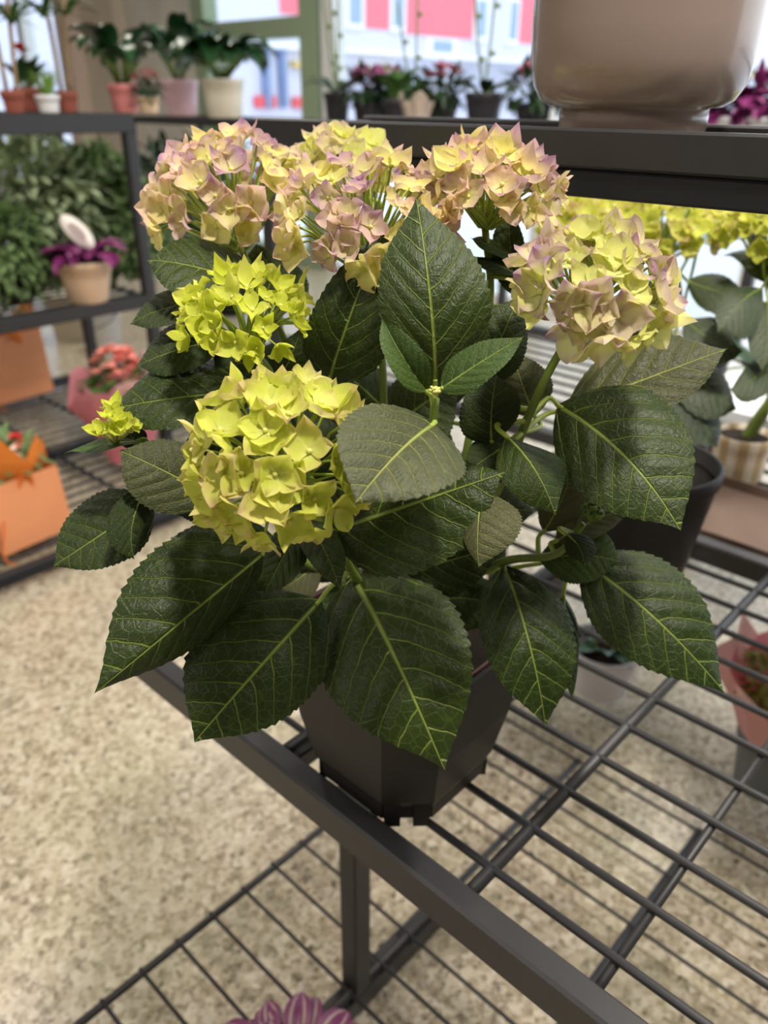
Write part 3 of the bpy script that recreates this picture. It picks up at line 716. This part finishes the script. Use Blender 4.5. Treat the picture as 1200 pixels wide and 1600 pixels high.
# ------------------------------------------------------------------ left rack
LZ, MZ, UTZ = .052, .573, CZ-.045
lr = thing('display_rack', AB(-2.5, 1.0, 0), 'stepped dark metal rack on the left with orange gift bags', 'rack')
for a in (-1.957, -2.66, -3.43): MB().bevbox(a-.014, a+.014, -.5, 1.62, LZ-.034, LZ+.002, .003, 'b').build('low_rail', 'metal_black', lr, smooth=False)
for b in (1.62, 1.37, 1.115, .86, .605, .35, .1): wire('low_cross_bar', AB(-1.957, b, LZ-.012), AB(-3.43, b, LZ-.012), .008, lr, 'metal_black')
for k in range(23): wire('low_wire', AB(-2.02-.062*k, -.5, LZ-.002), AB(-2.02-.062*k, 1.62, LZ-.002), .0048, lr, 'metal', 6)
for a in (-1.957, -2.66, -3.43):
    for b in (1.61, .3): MB().bevbox(a-.014, a+.014, b-.014, b+.014, 0, LZ-.034, .002, 'z').build('foot', 'metal_black', lr, smooth=False)
for a in (-2.5, -3.25): MB().bevbox(a-.016, a+.016, -.4, 1.50, MZ-.040, MZ+.002, .003, 'b').build('shelf_rail', 'metal', lr, smooth=False)
for k in range(11): wire('shelf_wire', AB(-2.55-.064*k, -.4, MZ-.004), AB(-2.55-.064*k, 1.5, MZ-.004), .0045, lr, 'metal', 6)
for b in (1.49, 1.0, .5, .0): wire('shelf_bar', AB(-2.5, b, MZ-.014), AB(-3.25, b, MZ-.014), .008, lr, 'metal_black')
for a in (-2.5, -2.98): MB().bevbox(a-.016, a+.016, -.4, 1.50, UTZ-.055, UTZ, .003, 'b').build('top_rail', 'metal', lr, smooth=False)
for k in range(7): wire('top_wire', AB(-2.56-.064*k, -.4, UTZ-.006), AB(-2.56-.064*k, 1.5, UTZ-.006), .0045, lr, 'metal', 6)
for a in (-2.5, -2.98):
    for b in (1.485, -.35): MB().bevbox(a-.018, a+.018, b-.018, b+.018, 0, UTZ-.055, .003, 'z').build('post', 'metal', lr, smooth=False)
MB().bevbox(-2.98, -2.5, 1.47, 1.5, UTZ-.05, UTZ-.012, .003, 'a').build('top_end_bar', 'metal', lr, smooth=False)

# ------------------------------------------------------------------ rear rack (stepped; runs along a)
BZ, RZ = CZ-.076, .56
rr_ = thing('display_rack', AB(-1.5, 2.2, 0), 'dark metal rack behind carrying the row of orchid pots', 'rack')
for b in (2.2, 2.58): MB().bevbox(-3.7, 1.2, b-.014, b+.014, BZ-.03, BZ, .003, 'a').build('top_rail', 'metal', rr_, smooth=False)
for k in range(5): wire('top_wire', AB(-3.7, 2.26+.064*k, BZ-.005), AB(1.2, 2.26+.064*k, BZ-.005), .0045, rr_, 'metal', 6)
for b in (1.16, 1.395, 2.12): MB().bevbox(-1.8, 1.2, b-.014, b+.014, RZ-.03, RZ, .003, 'a').build('shelf_rail', 'metal', rr_, smooth=False)
for k in range(11): wire('shelf_wire', AB(-1.8, 1.45+.062*k, RZ-.005), AB(1.2, 1.45+.062*k, RZ-.005), .0045, rr_, 'metal', 6)
for a in (-3.66, -1.78, -.75, 1.15):
    for b in (2.2, 2.58): MB().bevbox(a-.014, a+.014, b-.014, b+.014, 0, BZ-.03, .002, 'z').build('post', 'metal', rr_, smooth=False)
    if a > -3:
        for b in (1.395, 2.12): MB().bevbox(a-.014, a+.014, b-.014, b+.014, 0, RZ-.03, .002, 'z').build('post', 'metal', rr_, smooth=False)
        MB().bevbox(a-.010, a+.010, 1.16, 2.2, RZ-.028, RZ-.010, .002, 'b').build('shelf_bar', 'metal_black', rr_, smooth=False)
    MB().bevbox(a-.010, a+.010, 2.2, 2.58, BZ-.028, BZ-.010, .002, 'b').build('top_bar', 'metal_black', rr_, smooth=False)

# ------------------------------------------------------------------ left rack: gift bags
mat_paper('orange_card', (252, 170, 118), .15); mat_paper('orange_tissue', (250, 146, 60), .4); mat_paper('pink_paper', (250, 164, 176), .4); mat_paper('pink_paper_light', (255, 206, 204), .4)
rgbm('red_bloom', (222, 62, 58), .6); rgbm('coral_bloom', (250, 156, 144), .6); rgbm('white_bloom', (236, 226, 214), .6)
rgbm('bush_green', (108, 134, 84), .6, .35, 12); rgbm('bush_grey', (150, 166, 128), .6, .3, 12); rgbm('dark_green', (34, 62, 34), .4, .3, 10); rgbm('mid_green', (70, 112, 52), .5, .3, 10)
def gift_bag(c, s0, s1, h, ang, label, seed, tissue):
    root = thing('gift_bag', c, label, 'gift bag')
    r = random.Random(seed); e = dA*math.cos(ang)+dB*math.sin(ang); n = dB*math.cos(ang)-dA*math.sin(ang)
    def quad(s, z): return [c+e*(sx*s)+n*(sy*s)+UP*z for sx, sy in ((1, -1), (1, 1), (-1, 1), (-1, -1))]
    vs = quad(s0, 0)+quad((s0+s1)/2, h*.5)+quad(s1, h)+quad(s1*.985, h)+quad(s0*.97, h*.1)
    mb = MB(); mb.add(vs, [(i*4+j, i*4+(j+1) % 4, (i+1)*4+(j+1) % 4, (i+1)*4+j) for i in range(4) for j in range(4)]+[(3, 2, 1, 0)])
    mb.build('bag', 'orange_card', root, smooth=False)
    MB().lathe(c+UP*h*.12, [(s0*.55, 0), (s0*.72, h*.75), (0, h*.75)], 20).build('pot', 'pot_black', root)
    for k in range(6):
        a = k*1.05+r.uniform(-.2, .2); d = Vector((math.cos(a), math.sin(a), 0)); sd = Vector((-d.y, d.x, 0)); b0 = c+d*s1*.7+UP*h*.75
        hh = tissue*r.uniform(.7, 1.3); out = r.uniform(.1, .55); w = s1*r.uniform(.6, .8)
        mb = MB(); mb.add([b0-sd*w, b0+d*.006, b0+sd*w, b0-sd*w*1.05+UP*hh*.45+d*out*hh*.5, b0+UP*hh*.6+d*(out*hh*.7+.01), b0+sd*w*1.05+UP*hh*.5+d*out*hh*.5, b0+sd*w*.1*r.uniform(-3, 3)+UP*hh+d*out*hh],
               [(0, 1, 4, 3), (1, 2, 5, 4), (3, 4, 6), (4, 5, 6)])
        mb.build('tissue_sheet', 'orange_tissue', root, smooth=False)
    foliage(root, c+UP*(h*1.12), s1*.95, h*.28, 160, .045, 'bush_green', seed, foot=c+UP*h*.8)
    tuft(root, c+UP*(h*1.2), s1*.8, h*.26, 14, .022, 'red_bloom' if seed % 2 else 'coral_bloom', seed+3)
    tuft(root, c+UP*(h*1.22), s1*.75, h*.25, 7, .018, 'white_bloom', seed+5, name='pale_blossoms')
    MB().tube(bez([c+e*s0*.98-n*s0*.8+UP*h*.5, c+e*s0*1.06-n*s0*1.0+UP*h*.2, c+e*s0*1.3-n*s0*1.15+UP*.006, c+e*s0*1.7-n*s0*1.1+UP*.004], 4), .0022, 5).build('ribbon', 'orange_tissue', root)
    return root
gift_bag(onp(30, 828, LZ+.003), .108, .098, .20, .12, 'orange paper gift bag with red blooms at front of low shelf', 3, .15)
gift_bag(onp(18, 612, LZ+.003), .125, .118, .27, .1, 'orange paper gift bag standing under the middle shelf', 4, .14)
# pink wrapped plant
c = onp(205, 712, LZ+.003); pw = thing('wrapped_plant', c, 'coral flowering plant wrapped in pink paper on the low shelf', 'plant')
round_pot(pw, c, .055, .07, .12, 'pot_black'); wrap(pw, c, .08, .16, .25, 'pink_paper', 16, .35, 5); wrap(pw, c+UP*.001, .075, .125, .30, 'pink_paper_light', 14, .3, 9, 'inner_wrap')
foliage(pw, c+UP*.26, .10, .06, 120, .06, 'mid_green', 21, foot=c+UP*.1); tuft(pw, c+UP*.33, .075, .055, 60, .025, 'coral_bloom', 22)

# purple leafed plant in beige pot on the middle shelf
rgbm('beige_ceramic', (214, 186, 158), .45, .05, 8); rgbm('purple_leaf', (128, 44, 106), .5, .3, 14); rgbm('tag_white', (252, 244, 240), .6, .04, 8); rgbm('tag_grey', (176, 158, 160), .6, .1, 20)
c = onp(140, 470, MZ+.002); pu = thing('purple_plant', c, 'purple leaved plant with white tag in beige pot on middle shelf', 'plant')
round_pot(pu, c, .062, .09, .135, 'beige_ceramic')
leaf_plant(pu, c+UP*.12, 26, .11, .055, 'purple_leaf', 31, 1.0, 1.6, .9, stalk=.3, stalkmat='purple_leaf')
mb = MB(); vs = []
tc = c+UP*.225-dB*.02+dA*.03; tn = (CAM-tc).normalized(); te = (rt*.72-up*.69); tf = tn.cross(te)
for r_, zz in ((1.0, 0), (1.0, .003), (.0, .004)):
    for j in range(20): a = 2*math.pi*j/20; vs.append(tc+te*(.072*r_*math.cos(a))+tf*(.034*r_*math.sin(a))+tn*zz)
mb.add(vs, [(i*20+j, i*20+(j+1) % 20, (i+1)*20+(j+1) % 20, (i+1)*20+j) for i in range(2) for j in range(20)]+[tuple(range(19, -1, -1))])
tg_ = mb.build('price_tag', 'tag_white', pu)
mb = MB(); mb.add([tc+te*(.04*math.cos(2*math.pi*j/16))+tf*(.017*math.sin(2*math.pi*j/16))+tn*.006 for j in range(16)], [tuple(range(16))]); mb.build('print', 'tag_grey', tg_)
MB().tube([tc-te*.02, tc-UP*.08, c+UP*.1], .0015, 5).build('tag_stick', 'tag_white', tg_)

# leafy bushes on the middle shelf and beyond
def bush(px, py, a, z, r, rz, n, L, mat, label, seed, potmat='pot_black', pr=.06, ph=.09, plane='a'):
    q = onA(px, py, a) if plane == 'a' else onB(px, py, a)
    base = Vector((q.x, q.y, z)); o = thing('bushy_plant', base, label, 'plant', None)
    round_pot(o, base, pr*.8, pr, ph, potmat)
    foliage(o, Vector((q.x, q.y, max(q.z, z+ph*.5+rz*.8))), r, rz, n, L, mat, seed, foot=base+UP*ph*.9)
    return o
bush(45, 345, -2.9, MZ+.002, .27, .25, 2200, .06, 'bush_grey', 'grey-green bushy plant at the far left of middle shelf', 41)
bush(150, 360, -2.92, MZ+.002, .22, .22, 1900, .06, 'bush_green', 'green bushy plant behind the purple leaved plant', 42)
bush(210, 385, -2.78, MZ+.002, .13, .17, 1000, .055, 'bush_green', 'green bushy plant beside the rack post', 43)
bush(15, 415, -2.70, MZ+.002, .13, .14, 900, .055, 'bush_green', 'low green bush at the left picture edge on middle shelf', 44)
bush(275, 300, 2.75, 0, .26, .26, 500, .09, 'dark_green', 'dark leafy bush standing behind the rack post', 45, plane='b', ph=.2, pr=.1)
bush(345, 270, 2.95, 0, .22, .22, 350, .09, 'mid_green', 'green leafy bush on the floor behind the orchid rack', 46, plane='b', ph=.2, pr=.1)
# pots on the floor further back
rgbm('cream_pot', (224, 216, 200), .4, .05, 6); rgbm('white_plastic', (236, 238, 244), .35, .03, 6); rgbm('terracotta', (146, 80, 66), .7, .12, 12); rgbm('pink_pot', (222, 138, 138), .4, .06, 8); rgbm('lilac_pot', (214, 178, 190), .4, .05, 8)
c = onp(118, 528, 0); o = thing('bucket', c, 'pale beige bucket on the floor under the left rack', 'bucket'); MB().lathe(c, [(.10, 0), (.13, .25), (.135, .25), (.13, .255), (.125, .25), (.095, .01), (0, .01)], 32).build('body', 'cream_pot', o); MB().tube(bez([c+Vector((.13*math.cos(k*.314+3.14), -.13*math.sin(k*.314)*.4-.09*math.sin(k*.314), .25-.1*math.sin(k*.314))) for k in range(11)], 2), .003, 5).build('handle', 'metal', o)
c = onp(165, 545, 0); o = thing('bucket', c, 'white bucket on the floor beside the beige bucket', 'bucket'); MB().lathe(c, [(.08, 0), (.10, .22), (.105, .22), (.10, .225), (.095, .22), (.075, .01), (0, .01)], 32).build('body', 'white_plastic', o); MB().tube(bez([c+Vector((.10*math.cos(k*.314+3.14), -.12*math.sin(k*.314), .22-.08*math.sin(k*.314))) for k in range(11)], 2), .003, 5).build('handle', 'metal', o)  # white bucket added in place of a bluish-white reflection

# ------------------------------------------------------------------ plants on the left rack's top
def onTop(px, a=-2.7, z=None):
    q = onA(px, 165, a); return Vector((q.x, q.y, UTZ-.0015 if z is None else z))
rgbm('bark', (150, 128, 100), .8, .25, 40); rgbm('dracaena_leaf', (70, 108, 48), .45, .25, 10); rgbm('lily_leaf', (36, 74, 42), .32, .3, 8); rgbm('grass', (128, 168, 66), .6, .2, 20)
def dracaena(c, label, h, n, seed, L=.2):
    o = thing('dracaena', c, label, 'plant'); round_pot(o, c, .026, .033, .062, 'terracotta'); r = random.Random(seed)
    for dx, hh in ((-.014, h), (.016, h*.72)):
        top = c+Vector((dx*2.4, 0, hh)); MB().tube(bez([c+Vector((dx, 0, .06)), c+Vector((dx*1.4, .005, hh*.5)), top], 4), .0065, 7).build('trunk', 'bark', o)
        for lev in range(3 if hh == h else 2):
            p = top-UP*(hh*.23*lev)
            for i in range(n):
                a = i*2.4+lev+r.random()*.4; d = Vector((math.cos(a), math.sin(a), r.uniform(.4, 1.3)))
                mb = MB(); blade(mb, p, d, L*r.uniform(.6, 1), .022, 1.3, seg=6); mb.build('leaf', 'dracaena_leaf', o)
dracaena(onTop(22), 'tall dracaena in terracotta pot at the far left of top shelf', .42, 8, 51)
dracaena(onTop(106), 'tall two-stemmed dracaena in terracotta pot on top shelf', .48, 8, 52, .17)
c = onTop(76); o = thing('grass_plant', c, 'small light green grass plant in white pot between the dracaenas', 'plant'); round_pot(o, c, .03, .036, .05, 'white_plastic')
r = random.Random(9); mb = MB()
for i in range(90): a = r.random()*6.28; blade(mb, c+UP*.045+Vector((math.cos(a), math.sin(a), 0))*.02*r.random(), (math.cos(a)*.4, math.sin(a)*.4, 1), r.uniform(.06, .10), .004, .6, seg=3)
tag(mb.build('blades', 'grass', o), kind='stuff')
c = onTop(46, -2.85); o = thing('flowering_plant', c, 'small dark leaved plant with red bloom on the top shelf', 'plant'); round_pot(o, c, .034, .042, .07, 'terracotta')
leaf_plant(o, c+UP*.06, 12, .10, .04, 'lily_leaf', 61, .8, 1.0, 1.6); MB().tube([c+UP*.05, c+UP*.16], .003, 5).build('stem', 'stem', o); tuft(o, c+UP*.17, .02, .02, 12, .02, 'red_bloom', 62)
def lily(c, label, potmat, n, L, w, seed, pr=.055, ph=.10, lift=1.5):
    o = thing('peace_lily', c, label, 'plant'); round_pot(o, c, pr*.8, pr, ph, potmat); leaf_plant(o, c+UP*ph*.9, n, L, w, 'lily_leaf', seed, .75, 2.3, lift, stalk=.55)
lily(onTop(196, -2.68), 'dark green peace lily in pink pot at the top shelf corner', 'pink_pot', 22, .15, .062, 71, .05, .085, 1.7)
c = onTop(232, -2.58); o = thing('flowering_plant', c, 'small pink flowering plant in beige pot beside the peace lily', 'plant'); round_pot(o, c, .03, .038, .05, 'beige_ceramic'); foliage(o, c+UP*.07, .05, .03, 90, .03, 'dark_green', 63, foot=c+UP*.04); tuft(o, c+UP*.095, .05, .03, 30, .014, 'pink_pot', 64)
def onBack(px, b=2.4): q = onB(px, 180, b); return Vector((q.x, q.y, BZ-.0005))
lily(onBack(285, 2.42), 'upright dark peace lily in lilac pot on orchid rack', 'lilac_pot', 26, .20, .09, 72, .085, .15, 1.9)
lily(onBack(352, 2.36), 'drooping dark peace lily in cream pot on orchid rack', 'cream_pot', 34, .19, .09, 73, .09, .15, 1.0)
# orchids and small flowering pots on the rear rack
rgbm('orchid_green', (120, 140, 96), .5, .2, 20); rgbm('orchid_pink', (220, 150, 200), .5, .25, 20); rgbm('purple_bloom', (140, 60, 120), .5, .3, 20); rgbm('sparkle_wrap', (196, 180, 168), .3, .3, 60); rgbm('pale_bloom', (236, 210, 222), .5, .2, 20); rgbm('rose_bloom', (232, 160, 184), .5, .2, 20); rgbm('dark_pot', (44, 44, 52), .45, .1, 20)
def orchid(c, label, stems, seed, potw=.05, bloom=None):
    o = thing('orchid', c, label, 'plant'); round_pot(o, c, potw*.8, potw, .10, 'dark_pot'); r = random.Random(seed)
    leaf_plant(o, c+UP*.09, 6, .14, .05, 'dark_green', seed, 1.0, 1.2, .9, stalk=.1)
    for dx, h in stems:
        pts = bez([c+UP*.09, c+Vector((dx*.5, 0, h*.5)), c+Vector((dx, -.01, h))], 5); MB().tube(pts, [.0045]*5+[.004]*6, 6).build('flower_stem', 'orchid_green', o)
        for k in range(2): p = pts[4+3*k]; MB().ball(p+Vector((.012, 0, 0)), .009, 8, 5).build('bud', 'orchid_green', o)
orchid(onBack(527), 'orchid with pale stems in black pot beside green frame', [(-.05, .46), (-.02, .52), (.01, .42)], 81)
orchid(onBack(755), 'orchid with two tall stems in wide black pot', [(.02, .50), (-.06, .46)], 82, .062)
orchid(onBack(648, 2.48), 'orchid with one tall dark stem behind glittery pot', [(.0, .5), (-.07, .38)], 83, .04)
def bloomer(c, label, leafmat, bloommat, seed, potmat='dark_pot', r_=.085, h=.07, n=40, ph=.07):
    o = thing('flowering_plant', c, label, 'plant'); round_pot(o, c, .045, .055, ph, potmat)
    foliage(o, c+UP*(ph+.04), r_, .05, 110, .055, leafmat, seed, foot=c+UP*ph*.8); tuft(o, c+UP*(ph+h), r_*.85, .045, n, .022, bloommat, seed+1)
bloomer(onBack(575), 'purple-pink cyclamen next to the pale stemmed orchid', 'dark_green', 'orchid_pink', 91, n=60)
bloomer(onBack(605, 2.5), 'pale pink flowering pot behind the cyclamen', 'dark_green', 'pale_bloom', 92)
c = onBack(618); o = thing('foliage_plant', c, 'round leaved green plant in black pot among the orchids', 'plant'); round_pot(o, c, .04, .05, .08, 'dark_pot'); leaf_plant(o, c+UP*.07, 14, .10, .07, 'mid_green', 65, .7, 1.2, 1.5)
c = onBack(652, 2.3); o = thing('flowering_plant', c, 'small plant in glittery beige wrap beside pink kalanchoe', 'plant'); round_pot(o, c, .035, .042, .06, 'dark_pot'); wrap(o, c, .04, .062, .085, 'sparkle_wrap', 18, .3, 8); foliage(o, c+UP*.09, .04, .025, 50, .03, 'mid_green', 66, foot=c+UP*.05)
bloomer(onBack(690), 'pink kalanchoe with dark leaves on orchid rack', 'dark_green', 'rose_bloom', 94)
bloomer(onBack(832), 'pink flowering pot half hidden by taupe planter', 'dark_green', 'rose_bloom', 95)
bloomer(onBack(905, 2.45), 'flowering pot hidden behind taupe planter foot', 'dark_green', 'pale_bloom', 96)
bloomer(onBack(1135), 'purple leaved plant to the right of taupe planter', 'purple_leaf', 'purple_bloom', 97, 'white_plastic', r_=.075, h=.025, n=40, ph=.045)
bloomer(onBack(1190), 'purple flowering plant at the right picture edge behind planter', 'purple_leaf', 'purple_bloom', 98, 'white_plastic', r_=.07, h=.025, n=40, ph=.045)

# ------------------------------------------------------------------ hydrangeas behind
def back_hydrangea(base, heads, leaves, label, seed, potr=.092, ph=.175):
    o = thing('potted_hydrangea', base, label, 'plant', None)
    round_pot(o, base, potr*.74, potr, ph, 'pot_black'); r = random.Random(seed); top = base+UP*ph*.9
    for i, (cx, cy, z, rx, ry) in enumerate(heads):
        f = head(o, at(cx, cy, z), px2m(rx, z), px2m(ry, z), (0, -.2, 1), 64, 'pet_limecream', .0180, .55, None, tmax=1.7, seed=seed+i)
        MB().tube(bez([f, (f+top)/2+Vector((r.uniform(-.02, .02), 0, .03)), top], 5), [.003]*5+[.004]*6, 6).build('stem', 'stem', o)
    for lf in leaves:
        b, m, tp, l, q = [at(*p) for p in lf]
        leaf_mesh(b, m, tp, l, q, 'leaf', 'leaf_far', o, res=(36, 6), teeth=9, petiole=(b+top)/2)
back_hydrangea(AB(-.405, .965, TZ-.001),
 [(1040, 362, .99, 84, 52), (905, 356, 1.08, 52, 34)],
 [((1075, 440, .97), (1120, 455, .95), (1180, 468, .93), (1125, 425, .97), (1120, 490, .94)),
  ((1060, 430, .97), (1030, 470, .95), (1010, 520, .93), (990, 460, .96), (1060, 500, .95)),
  ((1070, 500, .96), (1110, 530, .94), (1160, 550, .93), (1130, 500, .95), (1095, 560, .93)),
  ((1060, 560, .98), (1100, 600, .96), (1150, 640, .95), (1130, 580, .97), (1080, 640, .95)),
  ((1050, 600, .98), (1090, 650, .96), (1120, 700, .95), (1120, 640, .97), (1060, 670, .95)),
  ((1000, 520, 1.0), (960, 530, 1.0), (910, 550, 1.0), (955, 490, 1.01), (965, 570, .99)),
  ((980, 600, 1.0), (940, 640, .99), (900, 690, .98), (920, 610, 1.0), (970, 680, .98)),
  ((960, 660, 1.0), (940, 700, 1.0), (900, 760, .99), (900, 700, 1.0), (970, 730, .99)),
  ((880, 420, 1.05), (850, 430, 1.05), (830, 460, 1.05), (840, 410, 1.06), (870, 460, 1.04))],
 'yellow-green hydrangea in black pot behind the large hydrangea', 201)
back_hydrangea(AB(-.10, .99, TZ-.001),
 [(1205, 372, .93, 66, 58), (1290, 330, .98, 66, 50)],
 [((1190, 450, .92), (1160, 470, .90), (1120, 520, .89), (1130, 460, .91), (1180, 520, .89)),
  ((1200, 470, .92), (1200, 520, .90), (1190, 580, .89), (1170, 520, .90), (1230, 520, .90)),
  ((1220, 440, .93), (1180, 410, .95), (1130, 400, .97), (1180, 390, .97), (1180, 430, .93)),
  ((1220, 560, .92), (1180, 590, .90), (1140, 610, .89), (1175, 565, .91), (1190, 620, .89)),
  ((1240, 520, .92), (1290, 560, .9), (1340, 620, .9), (1320, 540, .92), (1260, 600, .9))],
 'yellow-green hydrangea at the right picture edge', 221)
back_hydrangea(AB(-.62, 1.52, RZ-.0005),
 [(985, 318, 1.55, 46, 22)],
 [((990, 350, 1.55), (960, 360, 1.55), (930, 380, 1.55), (955, 345, 1.56), (965, 385, 1.54)), ((995, 350, 1.55), (1030, 360, 1.55), (1060, 370, 1.55), (1030, 340, 1.56), (1030, 380, 1.54))],
 'distant yellow hydrangea under the upper shelf', 241)

# striped pot, teal pot and white tray on the rear tier
t = NT('gold_stripes'); sx = t.n('ShaderNodeSeparateXYZ'); t.set(sx.inputs[0], t.coord())
an = t.m_('ARCTAN2', sx.outputs[1], sx.outputs[0]); st = t.m_('SINE', t.m_('MULTIPLY', an, 9.0))
t.p(**{'Base Color': t.mix(t.m_('ADD', t.m_('MULTIPLY', st, 1.2), .5, clamp=True), srgb(236, 226, 210), srgb(196, 172, 134)), 'Roughness': .35}); MT['gold_stripes'] = t.m
c = onp(1148, 742, RZ); o = thing('striped_pot_plant', c, 'thick stemmed plant in gold and white striped pot', 'plant')
round_pot(o, c, .047, .05, .085, 'gold_stripes', .002)
MB().tube(bez([c+UP*.06, c+Vector((.03, 0, .14)), c+Vector((.06, .01, .24))], 4), [.012]*4+[.009]*5, 8).build('stem', 'stem', o)
leaf_plant(o, c+UP*.16+Vector((.035, 0, 0)), 9, .14, .05, 'dark_green', 66, 1, 1.0, .9)
rgbm('teal_gloss', (60, 190, 190), .15, .1, 20)
for px, py, lab in ((1075, 655, 'glossy teal pot glimpsed between the rear hydrangea leaves'), (975, 640, 'glossy teal pot behind the right cream flower head')):
    q = onp(px, py, RZ); o = thing('teal_pot', q, lab, 'plant'); round_pot(o, q, .04, .05, .08, 'teal_gloss'); leaf_plant(o, q+UP*.07, 7, .10, .04, 'mid_green', px, .8, 1.2, 1.2)
mb = MB().abox(-.75, .6, 1.70, 2.08, RZ-.0005, RZ+.006); o = thing('tray', AB(0, 1.89, RZ), 'long white plastic tray on the rear tier', 'tray'); mb.build('base', 'white_plastic', o, smooth=False)
for a0, a1, b0, b1 in ((-.75, .6, 1.70, 1.706), (-.75, .6, 2.074, 2.08), (-.75, -.744, 1.70, 2.08), (.594, .6, 1.70, 2.08)): MB().abox(a0, a1, b0, b1, RZ, RZ+.03).build('side', 'white_plastic', o, smooth=False)
rgbm('brown_card', (102, 84, 74), .8, .12, 6)
o = thing('cardboard_tray', AB(.1, 1.28, RZ), 'flat brown cardboard tray behind the wire tier', 'tray')
MB().abox(-.70, .9, 1.15, 1.376, RZ+.0005, RZ+.004).build('base', 'brown_card', o, smooth=False)
for b0 in (1.15, 1.372): MB().abox(-.70, .9, b0, b0+.004, RZ+.004, RZ+.022).build('side', 'brown_card', o, smooth=False)

# ------------------------------------------------------------------ plants on the main rack's bottom shelf
SB = SZ+.0071
rgbm('grey_pot', (104, 112, 116), .5, .08, 10); rgbm('pale_grey_pot', (222, 222, 232), .45, .05, 10); rgbm('succulent', (88, 128, 104), .4, .25, 30); rgbm('yellow_green', (150, 150, 66), .6, .3, 30)
c = onp(935, 1072, SB); o = thing('potted_succulent', c, 'small green plant in pale grey pot beneath the wire tier', 'plant')
round_pot(o, c, .058, .076, .115, 'pale_grey_pot'); leaf_plant(o, c+UP*.095, 14, .06, .032, 'succulent', 77, .9, .9, 1.0, stalk=.15)
c = onp(1188, 1226, SB); o = thing('wrapped_plant', c, 'yellow-green plant in pink paper and grey pot beneath the wire tier', 'plant')
round_pot(o, c, .048, .062, .13, 'grey_pot'); wrap(o, c+UP*.10, .058, .125, .17, 'pink_paper_light', 16, .4, 12); wrap(o, c+UP*.105, .05, .10, .15, 'pink_paper', 14, .4, 15, 'inner_wrap')
foliage(o, c+UP*.235, .08, .04, 220, .03, 'yellow_green', 78, foot=c+UP*.12)
t = NT('purple_striped'); uv = t.n('ShaderNodeUVMap').outputs[0]; sx = t.n('ShaderNodeSeparateXYZ'); t.set(sx.inputs[0], uv); av = t.m_('ABSOLUTE', t.m_('SUBTRACT', sx.outputs[1], .5))
f = t.m_('SUBTRACT', 1.0, t.m_('MULTIPLY', t.m_('ABSOLUTE', t.m_('SUBTRACT', av, .24)), 12.0), clamp=True)
t.p(**{'Base Color': t.mix(t.m_('MULTIPLY', f, .75), t.mix(t.noise(8, 2, uv), srgb(92, 34, 74), srgb(132, 60, 104)), srgb(186, 176, 160)), 'Roughness': .4}); MT['purple_striped'] = t.m
c = onp(455, 1790, SB); c = Vector((c.x, c.y, SB)); o = thing('purple_plant', c, 'purple and silver striped trailing plant at the bottom picture edge', 'plant')
round_pot(o, c, .05, .06, .075, 'dark_pot'); leaf_plant(o, c+UP*.07, 52, .080, .036, 'purple_striped', 79, 1.5, 1.5, .75, stalk=.5, stalkmat='purple_leaf')

# things of one kind share a group
GROUPS = {'peace_lily': 'peace lilies on the rack tops', 'orchid': 'orchids on the rear rack', 'gift_bag': 'orange gift bags on the left rack', 'dracaena': 'dracaenas on the top shelf',
          'bucket': 'buckets on the floor', 'bushy_plant': 'bushy green plants at the left', 'flowering_plant': 'small flowering pot plants', 'teal_pot': 'teal pots on the rear tier', 'potted_hydrangea': 'potted hydrangeas', 'display_rack': 'metal display racks'}
for o in COL.objects:
    if o.parent is None and 'label' in o and 'group' not in o:
        g = GROUPS.get(o.name.split('.')[0])
        if g: o['group'] = g
